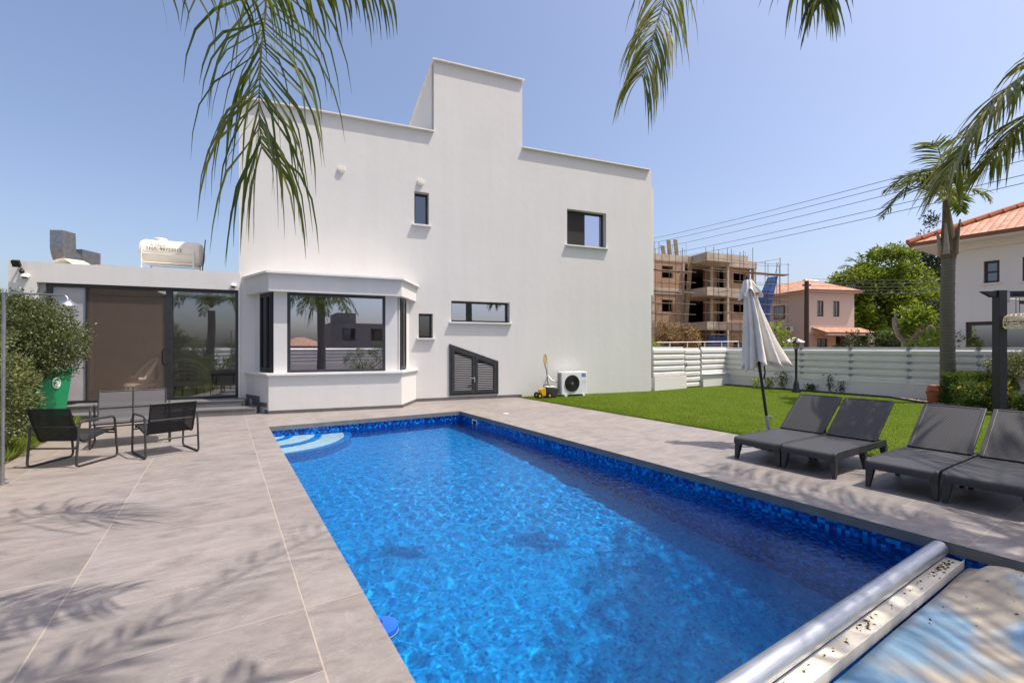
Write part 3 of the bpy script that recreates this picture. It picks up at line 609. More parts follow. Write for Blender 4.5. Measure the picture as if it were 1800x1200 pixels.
m = MB(); m.tube([(sm-.02, -.05, .62), (sm-.02, -.09, .62), (sm-.13, -.09, .62)], .009, 8); m.box(sm-.033, sm-.007, -.058, -.05, .5, .66); m.build('handle', 'chrome', ld, True)
# ---- bay window
def off(poly, d):   # offset the three outer sides of the bay outline outwards by d
    (x0, y0), (x1, y1), (x2, y2), (x3, y3) = poly; q = d*.5
    return [(x0-d*1.1, y0), (x1-q, y1-d), (x2+q, y2-d), (x3+d*1.1, y3)]
bay = [(bPL, 0.0), (bFL, tb), (bFR, tb), (bPR, 0.0)]
def inset(d): return off(bay, -d)
B1 = bay; m = MB(); m.prism(B1, 0, ZS); bw = m.build('bay_window', 'white_wall', villa)
MB().prism(off(bay, .06), ZS, ZS+.045).build('sill', 'trim', bw)
MB().prism(B1, ZW, 3.19).build('fascia', 'white_wall', bw); MB().prism(off(bay, .085), 3.19, 3.23).build('roof_cap', 'trim', bw)
IN = inset(.17); zs0, zs1 = ZS+.045, ZW; t_in = IN[1][1]
wF0, wF1 = FS(504.7, 600, t_in)[0], FS(677.5, 600, t_in)[0]
m = MB()
def seg(mb, p, q, th, z0, z1):
    p, q = Vector((*p, 0)), Vector((*q, 0)); dd = (q-p).normalized(); nn = Vector((-dd.y, dd.x, 0))
    a, b_, c_, d_ = p, q, q+nn*th, p+nn*th; mb.prism([(a.x, a.y), (b_.x, b_.y), (c_.x, c_.y), (d_.x, d_.y)], z0, z1)
m.prism([IN[1], (wF0, t_in), (wF0, t_in+.14), (IN[1][0]+.06, t_in+.14)], zs0, zs1); m.build('pier', 'white_wall', bw); m = MB(); m.prism([(wF1, t_in), IN[2], (IN[2][0]-.06, t_in+.14), (wF1, t_in+.14)], zs0, zs1); m.build('pier', 'white_wall', bw)
def lerp2(p, q, f): return (p[0]+(q[0]-p[0])*f, p[1]+(q[1]-p[1])*f)
LA, LB = .30, .93
for (pa_, pb_) in ((IN[0], lerp2(IN[0], IN[1], LA)), (lerp2(IN[2], IN[3], .16), lerp2(IN[2], IN[3], .20)), (lerp2(IN[2], IN[3], .70), IN[3])):
    m = MB(); seg(m, pa_, pb_, .12, zs0, zs1); m.build('pier', 'white_wall', bw)
m = MB(); frame4(m, wF0, wF1, zs0, zs1, .065, t_in+.0, t_in+.09); pf = m.build('picture_window', 'dark_frame', bw); MB().box(wF0+.06, wF1-.06, t_in+.05, t_in+.06, zs0+.06, zs1-.06).build('pane', 'glass', pf)
def side_win(p, q):
    p, q = Vector((*p, 0)), Vector((*q, 0)); L = (q-p).length; dd = (q-p)/L; ang = math.atan2(dd.y, dd.x)
    m = MB(); frame4(m, 0, L, zs0+.02, zs1, .05, -.02, .06); m.box(L/2-.045, L/2+.045, -.035, .06, zs0+.07, zs1-.05)
    for x in (.05, L/2+.045): frame4(m, x, x+L/2-.095, zs0+.07, zs1-.05, .045, -.035, .05)
    o = m.build('side_window', 'dark_frame', bw); o.location = p; o.rotation_euler = (0, 0, ang)
    g_ = MB(); g_.box(.08, L-.08, .01, .018, zs0+.1, zs1-.08); gg = g_.build('pane', 'glass_dark', o); MB().box(.06, L-.06, .028, .034, zs0+.08, zs1-.06).build('roller_blind', 'pale_blind', o)
    return o
side_win(lerp2(IN[0], IN[1], LA), lerp2(IN[0], IN[1], .95)); side_win(lerp2(IN[2], IN[3], .20), lerp2(IN[2], IN[3], .70))
m = MB(); seg(m, bay[1], bay[2], -.018, 0, .075); seg(m, bay[2], bay[3], -.018, 0, .075); m.build('skirting', 'skirting', bw)
# pale roller blinds half seen in the bay's side windows, curtain and lit window across the room
m = MB(); m.box(bFL+.3, bFR-.3, .6, .62, ZS, 2.7); 
# ---- single storey wing
wL = FS(16, 500)[0]; wR = FS(422.3, 500)[0]+.01; zW = FS(422.3, 479.5)[1]; oL = FS(66, 500)[0]; oR = FS(419.3, 500)[0]; zO = 2.895; zFl = .285; TW = -.03; WD = 6.; kS0 = FS(225, 600)[0]; kS1 = kS0+1.7
m = MB()
m.box(wL, oL, TW, .22, -.05, zO).box(oR, wR, TW, .22, -.05, zO).box(wL, wR, TW, .22, zO, zW).box(wL, wL+.22, .22, WD, -.05, zW-.004)
m.box(wL+.22, wR, WD-.2, WD, -.05, zW-.008).box(wL+.22, kS0, .22, WD-.2, zW-.35, zW-.15).box(kS1, wR-.01, .22, WD-.2, zW-.35, zW-.15).box(kS0, kS1, .22, 1.2, zW-.35, zW-.15).box(kS0, kS1, 2.5, WD-.2, zW-.35, zW-.15).box(oL, oR, .1, .22, -.05, zFl-.02)  # unseen roof opening added to let more daylight into the room
m.build('wing', 'white_wall', villa)
MB().box(wL+.22, wR+.6, .22, WD-.2, zFl-.06, zFl-.004).build('interior_floor', 'interior_floor', villa)
MB().box(wL+.23, wR+.6, 3.1, 3.2, zFl, zW-.4).build('interior_wall', 'interior', villa)
MB().box(wR+.5, wR+.6, .25, 3.6, zFl, zW-.4).build('interior_wall', 'interior', villa)
# sliding doors
m = MB(); fy0, fy1 = .04, .16; fwd = .075
frame4(m, oL+.12, oR, zFl-.02, zO, fwd, fy0, fy1)
sM = FS(296, 600)[0]; sA = FS(90, 600)[0]; sB = FS(150, 600)[0]
m.box(sM-.055, sM+.055, fy0-.02, fy1, zFl, zO-fwd); m.box(sA-.07, sA, fy0-.01, fy1, zFl, zO-fwd); m.box(sB-.015, sB+.015, fy0, fy1, zFl, zO-fwd)
sd = m.build('sliding_door', 'dark_frame', villa)
MB().box(oL+.005, oL+.12, .06, .2, zFl, zO-.003).build('blind_panel', 'blind', sd)
MB().box(sA, sB-.015, .07, .085, zFl+.02, zO-fwd).build('blind_panel', 'blind', sd)
MB().box(sB+.015, sM-.055, .06, .065, zFl+.02, zO-fwd).build('insect_screen', 'screen', sd)
MB().box(sM+.055, oR-fwd, .09, .10, zFl+.04, zO-fwd).build('pane', 'door_glass', sd)
m = MB(); hz = 1.28; m.tube([(sM-.09, .05, hz-.18), (sM-.11, -.02, hz-.15), (sM-.11, -.02, hz+.15), (sM-.09, .05, hz+.18)], .014, 8); m.build('handle', 'black', sd, True)
# steps up to the wing
m = MB(); sE = bPL+.35
sX = FS(112, 700, -.6)[0]
m.box(sX, sE, -1.10, TW, 0, .128); m.box(sX, bPL+.05, -.62, TW, .128, .270)
stp = m.build('steps', 'step_stone', villa); m = MB(); m.box(sX, sE, -1.115, -.6, .128, .148); m.box(sX, bPL+.05, -.635, TW, .270, .288); m.build('tread', 'step_stone', stp)
m = MB()
dv = (Vector((*bay[1], 0))-Vector((*bay[0], 0)))
for (f0, f1, z0, z1) in ((.0, .30, .288, .37), (.30, .62, .148, .37), (.62, .94, .148, .24), (.86, 1.0, 0, .085)): seg(m, lerp2(bay[0], bay[1], f0), lerp2(bay[0], bay[1], f1), -.016, z0, z1)
m.build('step_skirting', 'skirting', stp)
MB().tube([(FS(421, 712, -1.05)[0], -.66, .19), (FS(421, 712, -1.05)[0], -.62, .19)], .018, 10).build('step_light', 'black', stp, True)
# little block on the roof seen beside the wing
MB().box(sL-.09, sL-.003, .6, .9, zW-.05, FS(418, 457, .6)[1]).build('roof_upstand', 'galv', villa)
# ------------------------------------------------------------------ things fixed to or standing by the villa
def bullet_cam(u, v, label):
    s, z = FS(u, v); t = thing('security_camera', label, 'security camera', HW(s, TW, z), HA, 'security cameras on the villa')
    m = MB(); m.tube([(0, 0, .02), (0, -.03, .02)], .06, 16); m.build('mount', 'white_paint', t, True)
    m = MB(); m.lathe([(.0, .055), (.03, .05), (.055, .02), (.06, -.01)], 16, (0, -.075, .0)); m.build('housing', 'white_paint', t, True); MB().lathe([(.048, -.012), (.04, -.03), (.015, -.042)], 16, (0, -.075, .0)).build('dome', 'black', t, True)
bullet_cam(48, 487, 'white dome security camera under the black floodlight on the wing'); bullet_cam(411.5, 503, 'white dome security camera beside the bay window, at the corner of the wing')
s, z = FS(37.5, 468); t = thing('floodlight', 'black floodlight with motion sensor high on the wing corner', 'floodlight', HW(s, TW, z), HA)
m = MB(); m.bar((0, 0, 0), (0, -.12, .02), .03, .03); m.build('bracket', 'black', t); MB().obox((0, -.14, .03), (.065, 0, 0), (0, .03, .018), (0, -.035, .06)).build('lamp_head', 'black', t, bevel=.01); m = MB(); m.tube([(.03, -.02, -.05), (.05, -.06, -.12)], .02, 8); m.lathe([(.0, -.05), (.035, -.03), (.045, 0), (.03, .035), (0, .045)], 12, (.06, -.08, -.12)); m.build('sensor', 'black', t, True)
# galvanised exhaust duct on the wing roof
zRf = zW-.15
p = P(100, 462, 10.9); t = thing('exhaust_duct', 'galvanised square exhaust duct bending up from the wing roof', 'duct', (p.x, p.y, zRf), R(93)); t.scale = (.8, .8, .95); t.location.x += .22
ol = [(-.3, 1.14), (-.3, .76)]+[(.34-.64*math.cos(R(a)), .76-.64*math.sin(R(a))) for a in range(8, 91, 8)]+[(.34, .12)]+[(.34, .6), (.14, .68), (.12, 1.14)]
m = MB(); m.extr([(x, -.17, z) for x, z in ol], (0, .36, 0)); m.build('elbow', 'galv', t)
MB().box(.325, .98, -.19, .21, .10, .78).build('duct_box', 'galv', t); m = MB(); frame4(m, -.33, .15, -.2, .22, .03, 0, .04); 
MB().box(-.2, .9, -.12, .16, 0, .10).build('stand', 'concrete', t)
# torn sheet beside it
p = P(146, 457, 10.9); t = MB(); n = 14
for i in range(n):
    a, c = i/n, (i+1)/n; zz = lambda q: .30+.10*math.sin(q*5.2)-.12*q
    t.quad((a*.75, -.25, zz(a)), (c*.75, -.25, zz(c)), (c*.8, .3, zz(c)+.05), (a*.8, .3, zz(a)+.05))
o = t.build('roofing_sheet', 'cream_plastic', None, True, loc=(p.x-.28, p.y-.25, zRf), rotz=R(8)); md = o.modifiers.new('thickness', 'SOLIDIFY'); md.thickness = .015
tag(o, 'bent cream roofing sheet lying beside the exhaust duct', 'metal sheet')
p = P(168, 460, 10.9); o = MB().box(-.22, .22, -.2, .2, 0, .34).build('crate', 'timber', None, loc=(p.x, p.y+.35, zRf), rotz=R(30), bevel=.02); tag(o, 'brown box behind the bent roofing sheet on the wing roof', 'box')
# water tank
p = P(304, 446, 11.75); LT, RT = 1.32, .315; t = thing('water_tank', 'cream cylindrical water tank with black handwriting on the wing roof', 'water tank', (p.x, p.y, p.z), HA)
prof = [(.0, -LT/2-.02), (RT*.55, -LT/2-.01), (RT*.9, -LT/2+.03), (RT, -LT/2+.09), (RT*1.02, -LT/2+.12), (RT, -LT/2+.16)]+[(RT, -.3), (RT, .3)]+[(RT, LT/2-.16), (RT*1.02, LT/2-.12), (RT, LT/2-.09), (RT*.9, LT/2-.03), (RT*.55, LT/2+.01), (0, LT/2+.02)]
m = MB(); m.lathe(prof, 32); m.v = [(z, y, x) for x, y, z in m.v]; tk = m.build('barrel', 'cream_plastic', t, True)
m = MB(); m.lathe([(.15, .28), (.15, .345), (.13, .365), (.0, .37)], 20, (-.26, 0, 0)); m.build('lid', 'cream_plastic', t, True)
m = MB(); zb = zRf-p.z
for x in (-.56, .52):
    for y in (-.33, .33): m.tube([(x, y, zb), (x, y, .0)], .017, 6)
    m.tube([(x, -.33, -.16), (x, .33, -.16)], .015, 6); m.tube([(x, -.33, 0), (x+.0, -.33, .02)], .017, 6)
m.tube([(-.56, -.33, -.08), (.52, -.33, -.08)], .010, 6); m.tube([(-.56, .33, -.3), (.52, .33, -.3)], .015, 6); m.tube([(-.56, -.33, -.3), (.52, -.33, -.3)], .012, 6)
m.build('stand', 'white_paint', t, True)
mw = lambda x, y, z: Matrix.Translation((x, y, z)) @ Matrix.Rotation(R(90), 4, 'X')
text_obj('\u03a4\u0397\u039b. 99752012', .115, 'black', t, mw(-.10, -.345, .03)); text_obj('\u0391. \u03c5\u03b4\u03c1\u03b1.', .085, 'black', t, mw(-.22, -.325, .13))
m = MB(); m.box(-.2, .4, -.1, .3, zb, zb+.16); m.build('base_block', 'concrete', t)
p = P(357, 455, 11.9); t = thing('aerial', 'thin black aerial rod standing beside the water tank', 'aerial', (p.x, p.y, zRf)); MB().tube([(-.05, 0, 0), (.06, 0, P(361, 422, 11.9).z-zRf)], .012, 6).build('rod', 'black', t)
m = MB(); m.tube([(-.1, 0, .28), (.14, 0, .30)], .012, 6); m.box(-.09, .05, -.05, .05, .2, .27); m.build('clamp', 'black', t)
# outdoor air conditioner unit
s0, _ = FS(987, 690, -.45); s1, _ = FS(1031.5, 690, -.45); aw = s1-s0; ah = .70; ad = .31
t = thing('air_conditioner', 'white outdoor air conditioner unit with a round fan grille on the lawn by the wall', 'air conditioner', HW(s0, -.46, .06), HA)
MB().box(0, aw, 0, ad, 0, ah).build('casing', 'white_paint', t, bevel=.018)
fx, fz, fr_ = aw*.41, ah*.5, .245; m = MB(); m.tube([(fx, -.008, fz), (fx, .02, fz)], fr_+.012, 40); m.build('fan_recess', 'black', t)
m = MB()
for k in range(1, 12):
    r_ = fr_*k/11; ring = [(fx+r_*math.cos(a), -.018, fz+r_*math.sin(a)) for a in [2*math.pi*i/40 for i in range(41)]]; m.tube(ring, .0042, 5, False)
for k in range(4):
    a = k*math.pi/4; m.tube([(fx-fr_*math.cos(a), -.014, fz-fr_*math.sin(a)), (fx+fr_*math.cos(a), -.014, fz+fr_*math.sin(a))], .004, 5)
m.build('fan_grille', 'steel_dark', t); MB().tube([(fx, -.024, fz), (fx, -.01, fz)], .035, 20).build('hub', 'galv', t, True)
m = MB()
for k in range(5):
    a = k*2*math.pi/5; m.obox((fx+.12*math.cos(a), .0, fz+.12*math.sin(a)), (.1*math.cos(a), .012, .1*math.sin(a)), (-.055*math.sin(a), .0, .055*math.cos(a)), (0, .002, 0))
m.build('fan_blades', 'charcoal', t)
m = MB(); 
for k in range(12): m.box(-.012, -.001, .03, ad-.03, .05+k*.053, .058+k*.053)
for y in (.03, .14, .25): m.box(-.014, -.003, y, y+.014, .04, ah-.04)
m.build('coil_guard', 'white_paint', t); MB().box(-.0015, -.0008, .03, ad-.03, .04, ah-.04).build('coil', 'black', t)
lb = MB().box(aw-.19, aw-.045, -.004, -.0005, ah-.15, ah-.055).build('badge', 'blue_plastic', t); text_obj('midea', .05, 'white_paint', lb, mw(aw-.117, -.0065, ah-.1), 'badge_print')
m = MB(); m.box(aw-.19, aw-.02, -.003, -.0005, ah-.29, ah-.285); m.box(aw-.19, aw-.02, -.003, -.0005, ah-.36, ah-.355); m.build('panel_seam', 'fence_grey', t)
for x in (.10, aw-.16):
    MB().box(x, x+.08, -.03, ad+.03, -.046, .0).build('foot', 'white_paint', t)
# white pipe cover running from the wall to the unit
t = MB(); t.tube([(0, 0, .62), (0, -.09, .60), (.05, -.2, .5), (.2, -.24, .45)], .022, 8); o = t.build('pipe_cover', 'white_paint', None, True); o.parent = None; o.location = HW(s0-.25, -.005, 0); o.rotation_euler = (0, 0, HA)
tag(o, 'short white insulated pipe bending from the wall into the air conditioner', 'pipe')
# lawn sweeper with a yellow handle
sS, _ = FS(962, 698, -.5); t = thing('lawn_sweeper', 'black and yellow electric lawn sweeper with a tall handle against the wall', 'lawn sweeper', HW(sS, -.55, .0), HA); t.scale = (.82, .82, .98)
MB().extr([(-.12, -.14, .06), (.30, -.14, .03), (.36, -.14, .30), (-.10, -.14, .33)], (0, .30, 0)).build('collector_box', 'charcoal', t, bevel=.02)
MB().extr([(-.36, -.12, .10), (-.13, -.12, .06), (-.13, -.12, .30), (-.22, -.12, .34), (-.34, -.12, .26)], (0, .26, 0)).build('motor_housing', 'yellow', t, bevel=.02)
MB().obox((.08, 0, .345), (.2, 0, -.006), (0, .14, 0), (0, 0, .012)).build('lid', 'white_paint', t, bevel=.005)
for x, y in ((-.40, -.14), (-.40, .14), (-.02, -.165), (-.02, .165)):
    m = MB(); m.tube([(x, y-.025, .095), (x, y+.025, .095)], .095, 18); wv = m.build('wheel', 'black', t, True); MB().tube([(x, y-.03, .095), (x, y+.03, .095)], .04, 12).build('hub', 'yellow', wv, True)
m = MB(); m.tube([(-.18, .0, .34), (-.18, 0, .40), (.0, 0, .41), (.08, 0, .36)], .014, 6); m.tube([(.0, .0, .4), (-.03, .05, .8), (-.07, .1, 1.02)], .016, 8); m.build('shaft', 'black', t, True)
m = MB(); lp = [(-.07+.075*math.cos(a)*.55-.01*0, .1, 1.17+.16*math.sin(a)) for a in [2*math.pi*i/20-math.pi/2 for i in range(21)]]; m.tube(lp, .022, 8, False); m.tube([(-.07, .1, .96), (-.07, .1, 1.03)], .026, 8); m.build('handle', 'yellow', t, True)
m = MB(); m.tube(catmull([(-.02, .1, 1.3), (.03, .12, 1.1), (.02, .1, .85), (.05, .1, .8), (.0, .07, .7)], 16), .006, 5); m.build('cable', 'galv', t, True)
# rattan chairs inside the wing
def rattan(loc, rot, label):
    t = thing('rattan_chair', label, 'chair', loc, rot, 'rattan chairs inside the wing'); t.scale = (1.12, 1.12, 1.14)
    rim = [(.36*math.cos(R(a)), .30*math.sin(R(a))-.02 if True else 0, .42+.40*max(0, math.sin(R(a)))**.8) for a in range(-20, 201, 10)]
    m = MB(); m.tube(rim, .042, 8); m.build('back_rim', 'rattan', t, True)
    m = MB()
    for k in range(7):
        f = k/6; ring = [((.28+.07*f)*math.cos(R(a)), (.25+.05*f)*math.sin(R(a))-.02, .26+(.14+.40*max(0, math.sin(R(a)))**.8)*f) for a in range(-15, 196, 10)]; m.tube(ring, .016, 5)
    for a in range(-10, 191, 25): m.tube([(.27*math.cos(R(a)), .24*math.sin(R(a))-.02, .26), (.35*math.cos(R(a)), .29*math.sin(R(a))-.02, .41+.40*max(0, math.sin(R(a)))**.8)], .012, 5)
    m.build('backrest', 'rattan', t, True)
    m = MB(); m.lathe([(.28, .24), (.30, .28), (.28, .33), (0, .345)], 24); m.build('seat', 'rattan', t, True)
    for x in (-.22, .22):
        for y in (-.2, .2): MB().tube([(x, y, 0), (x*.9, y*.9, .26)], .017, 6).build('leg', 'black', t)
sq_ = FS(250, 690, .7)[0]; p = HW(sq_, .66, zFl); rattan(p, HA+R(-60), 'pale rattan armchair behind the brown insect screen')
sq_ = FS(338, 690, .9)[0]; p = HW(sq_, .66, zFl); rattan(p, HA+R(172), 'rattan armchair behind the clear glass door pane')
sq_ = FS(396, 690, 1.)[0]; t = thing('side_table', 'dark little side table behind the glass door, right of the rattan armchair', 'table', HW(sq_, 1.1, zFl), HA); MB().box(-.3, .25, -.25, .25, .5, .54).build('table_top', 'brown_frame', t)
for x in (-.26, .21):
    for y in (-.2, .2): MB().tube([(x, y, 0), (x, y, .5)], .018, 6).build('leg', 'brown_frame', t)
# ------------------------------------------------------------------ patio set
def sled_chair(name, label, ctr, ang, wd, dp, group, mesh='sling', h_seat=.40, h_arm=.57, h_back=.74):
    # local: x across, +y is where the sitter looks
    t = thing(name, label, 'armchair' if wd < .8 else 'garden bench', ctr, ang, group); m = MB(); hw_, hd = wd/2, dp/2
    for s_ in (-1, 1):
        x = s_*hw_; path = [(x, -hd+.12, h_arm-.0), (x, -hd+.06, h_arm-.02), (x, -hd+.045, h_arm-.06), (x, -hd+.005, .07), (x, -hd+.01, .03), (x, -hd+.05, .015), (x, hd-.05, .015), (x, hd-.01, .03), (x, hd, .07), (x, hd-.04, h_arm-.05), (x, hd-.06, h_arm-.012), (x, hd-.10, h_arm), (x, -hd+.12, h_arm)]
        m2 = MB(); m2.tube(path, .0135, 8); m2.build('side_frame', 'steel_dark', t, True)
    [MB().tube([(-hw_, y_, z_), (hw_, y_, z_)], .011, 8).build('cross_bar', 'steel_dark', t, True) for y_, z_ in ((-hd+.04, h_arm-.06), (-hd+.03, .24), (hd-.02, h_seat-.06))]
    ix = hw_-.045; prof = [(-hd-.04, h_back), (-hd+.01, h_back-.16), (-hd+.07, h_seat+.02), (-hd+.11, h_seat-.07), (-hd+.17, h_seat-.095), (-hd+.24, h_seat-.085), (hd-.06, h_seat-.015), (hd-.0, h_seat-.01), (hd+.015, h_seat-.045)]
    pr = catmull([Vector((0, y, z)) for y, z in prof], 32); m = MB()
    for a, c in zip(pr[:-1], pr[1:]): m.quad((-ix, a.y, a.z), (ix, a.y, a.z), (ix, c.y, c.z), (-ix, c.y, c.z))
    o = m.build('sling_seat', mesh, t, True)
    rl = MB()
    for x in ([-ix, ix] if wd < .8 else [-ix, -.0, ix]): rl.tube([(x, p.y, p.z) for p in pr], .012, 6)
    rl.tube([(-ix, pr[0].y, pr[0].z), (ix, pr[0].y, pr[0].z)], .009, 6); rl.build('seat_rail', 'black' if mesh == 'sling' else 'steel_dark', t, True)
    return t
sled_chair('patio_armchair', 'black mesh armchair beside the planting, its back to the camera', (-5.74, 5.97, 0), R(2), .59, .62, 'black mesh patio armchairs')
sled_chair('patio_armchair', 'black mesh armchair turned towards the bench, nearer the pool', (-4.97, 6.53, 0), R(52), .61, .66, 'black mesh patio armchairs')
sled_chair('patio_bench', 'grey mesh two seat bench facing the two armchairs', (-6.02, 7.22, 0), R(38+180), .94, .68, None, 'sling_grey', .42, .60, .80)
# green wheelie bin under the bush
p = G(95, 748); t = thing('wheelie_bin', 'green wheelie bin with a round white emblem under the bush', 'bin', (-8.72, 8.3, 0), R(16)); t.scale = (1.22, 1.22, 1.06)
m = MB(); bx = lambda z: (.23+.06*z, .27+.09*z)
(a0_, b0_), (a1_, b1_) = bx(0), bx(1.0); m.add([(-a0_, -b0_, .05), (a0_, -b0_, .05), (a0_, b0_, .05), (-a0_, b0_, .05), (-a1_, -b1_, .98), (a1_, -b1_, .98), (a1_, b1_, .98), (-a1_, b1_, .98)], [(0, 3, 2, 1), (4, 5, 6, 7), (0, 1, 5, 4), (1, 2, 6, 5), (2, 3, 7, 6), (3, 0, 4, 7)])
m.build('body', 'green_plastic', t, bevel=.03); m = MB(); m.box(-a1_-.03, a1_+.03, -b1_-.03, b1_+.05, .99, 1.05); m.build('lid', 'green_plastic', t, bevel=.02)
for s_ in (-1, 1):
    m = MB(); m.tube([(s_*.24, .30, .1), (s_*.29, .30, .1)], .1, 18); m.build('wheel', 'black', t, True)
m = MB(); m.tube([(-.2, b1_+.05, 1.0), (-.2, b1_+.12, .98), (.2, b1_+.12, .98), (.2, b1_+.05, 1.0)], .015, 6); m.build('handle', 'green_plastic', t, True)
sl_ = (a1_-a0_)/.93
em = MB(); c0 = Vector((a0_+.75*sl_+.006, -.02, .80))
em.tube([(c0.x+.0, c0.y+.085*math.cos(a), c0.z+.085*math.sin(a)) for a in [2*math.pi*i/32 for i in range(33)]], .006, 5, False)
em.bar((c0.x, c0.y-.02, c0.z-.045), (c0.x, c0.y-.02, c0.z+.02), .05, .008); em.bar((c0.x, c0.y-.05, c0.z+.03), (c0.x, c0.y+.03, c0.z+.03), .012, .01); em.bar((c0.x, c0.y+.035, c0.z-.05), (c0.x, c0.y+.05, c0.z+.03), .02, .01); em.bar((c0.x, c0.y-.05, c0.z-.055), (c0.x, c0.y+.05, c0.z-.055), .012, .01)
em.build('emblem', 'white_paint', t)
# outdoor shower
p = G(4, 851); t = thing('garden_shower', 'slim grey outdoor shower pole with a long arm among the bushes', 'shower', (p.x, p.y, 0), 0)
ztop = EYE-(515-HV)/FOC*p.y; m = MB(); m.tube([(0, 0, 0), (.02, 0, ztop)], .017, 10); m.build('pole', 'galv', t, True); m = MB(); m.tube([(.0, 0, ztop), (.03, 0, ztop), (.64, .02, ztop-.02), (.67, .02, ztop-.025), (.69, .02, ztop-.05), (.70, .02, ztop-.075)], .011, 8); m.build('arm', 'galv', t, True)
m = MB(); m.lathe([(.02, .02), (.03, 0), (.075, -.025), (.07, -.03), (0, -.031)], 20); o = m.build('shower_head', 'chrome', t, True); o.location = (.705, .02, ztop-.085); o.rotation_euler = (R(8), R(22), 0)
MB().lathe([(.05, 0), (.05, .012), (.02, .02)], 16).build('base_flange', 'galv', t, True)
# ------------------------------------------------------------------ sun loungers
def lounger(label):
    t = thing('sun_lounger', label, 'sun lounger', (0, 0, 0), 0, 'charcoal sun loungers beside the pool'); Wd = .60; x0, x1 = -Wd/2, Wd/2
    zs_ = .295; pr = [(-.0, .235), (.004, .265), (.03, .288), (.10, zs_), (.4, .300), (.8, .296), (1.2, zs_)]
    m = MB(); pts = catmull([Vector((0, y, z)) for y, z in pr], 26)
    for a, c in zip(pts[:-1], pts[1:]): m.quad((x0+.03, a.y, a.z), (x1-.03, a.y, a.z), (x1-.03, c.y, c.z), (x0+.03, c.y, c.z))
    m.quad((x0+.03, 1.2, zs_), (x1-.03, 1.2, zs_), (x1-.03, 1.2, zs_-.03), (x0+.03, 1.2, zs_-.03)); o = m.build('seat', 'weave_fine', t, True); uvplane(o, 0, 1); al = [0.]
    for a, c in zip(pts[:-1], pts[1:]): al.append(al[-1]+(c-a).length)
    uvd = o.data.uv_layers[0].data
    for l in o.data.loops:
        v = o.data.vertices[l.vertex_index].co; k = min(range(len(pts)), key=lambda i: (pts[i].y-v.y)**2+(pts[i].z-v.z)**2); uvd[l.index].uv = (v.x, al[k])
    m = MB()
    for (a, c) in ((x0, x0+.032), (x1-.032, x1)):
        q = [(y, z+.006) for y, z in [(v.y, v.z) for v in pts]]+[(1.46, zs_+.004)]
        m.extr([(a, y, z) for y, z in q]+[(a, 1.46, zs_-.075), (a, .0, .205)], (c-a, 0, 0))
    m.box(x0+.032, x1-.032, .0, .03, .20, .24); m.box(x0+.032, x1-.032, 1.42, 1.46, zs_-.07, zs_-.004); m.build('frame', 'charcoal', t, bevel=.006)
    th = R(38.5); hy, hz_ = 1.17, .30; Lb = .76; dy, dz = math.cos(th), math.sin(th)
    m = MB(); m.obox((0, hy+dy*Lb/2, hz_+dz*Lb/2), (Wd/2-.055, 0, 0), (0, dy*(Lb/2-.025), dz*(Lb/2-.025)), (0, -dz*.012, dy*.012)); o = m.build('backrest', 'weave', t)
    me = o.data; uv = me.uv_layers.new(name='UVMap')
    for l in me.loops: v = me.vertices[l.vertex_index].co; uv.data[l.index].uv = (v.x, (v.y-hy)*dy+(v.z-hz_)*dz)
    m = MB()
    for x in (x0+.035, x1-.035): m.obox((x, hy+dy*Lb/2, hz_+dz*Lb/2), (.02, 0, 0), (0, dy*Lb/2, dz*Lb/2), (0, -dz*.017, dy*.017))
    for q in (.012, Lb-.012): m.obox((0, hy+dy*q, hz_+dz*q), (Wd/2-.055, 0, 0), (0, dy*.014, dz*.014), (0, -dz*.016, dy*.016))
    bf = m.build('back_frame', 'charcoal', o, bevel=.005)
    m = MB()
    for x in (x0+.10, x1-.10): m.bar((x, hy+dy*.42, hz_+dz*.42-.01), (x, 1.42, .25), .03, .02)
    m.build('back_strut', 'charcoal', o)
    for (y, sp) in ((.03, -.02), (.80, .03), (1.42, .02)):
        for s_ in (-1, 1):
            xo, xi = s_*(Wd/2-.002), s_*(Wd/2-.06); m = MB(); yb = y+sp
            m.add([(xi-s_*.02, y-.012, .235), (xo, y-.012, .235), (xo, y+.075, .235), (xi-s_*.02, y+.075, .235), (xi+s_*.02, yb+.005, 0), (xo, yb+.005, 0), (xo, yb+.05, 0), (xi+s_*.02, yb+.05, 0)], [(0, 1, 2, 3), (7, 6, 5, 4), (0, 4, 5, 1), (1, 5, 6, 2), (2, 6, 7, 3), (3, 7, 4, 0)]); m.build('leg', 'charcoal', t, bevel=.004)
    return t
def put(t, Lc): p = W(5.14, Lc); t.location = p; t.rotation_euler = (0, 0, PA-R(90))
lb_ = ['charcoal wicker sun lounger beside the folded parasol, the farthest along the pool', 'charcoal wicker sun lounger touching the one beside the parasol', 'charcoal wicker sun lounger in leaf shade, third from the parasol', 'charcoal wicker sun lounger cut off by the right edge of the photo']
l0 = lounger(lb_[0]); 
for i, Lc in enumerate((6.445, 7.06, 7.94, 8.565)):
    o = l0 if i == 0 else copytree(l0); o['label'] = lb_[i]; put(o, Lc)
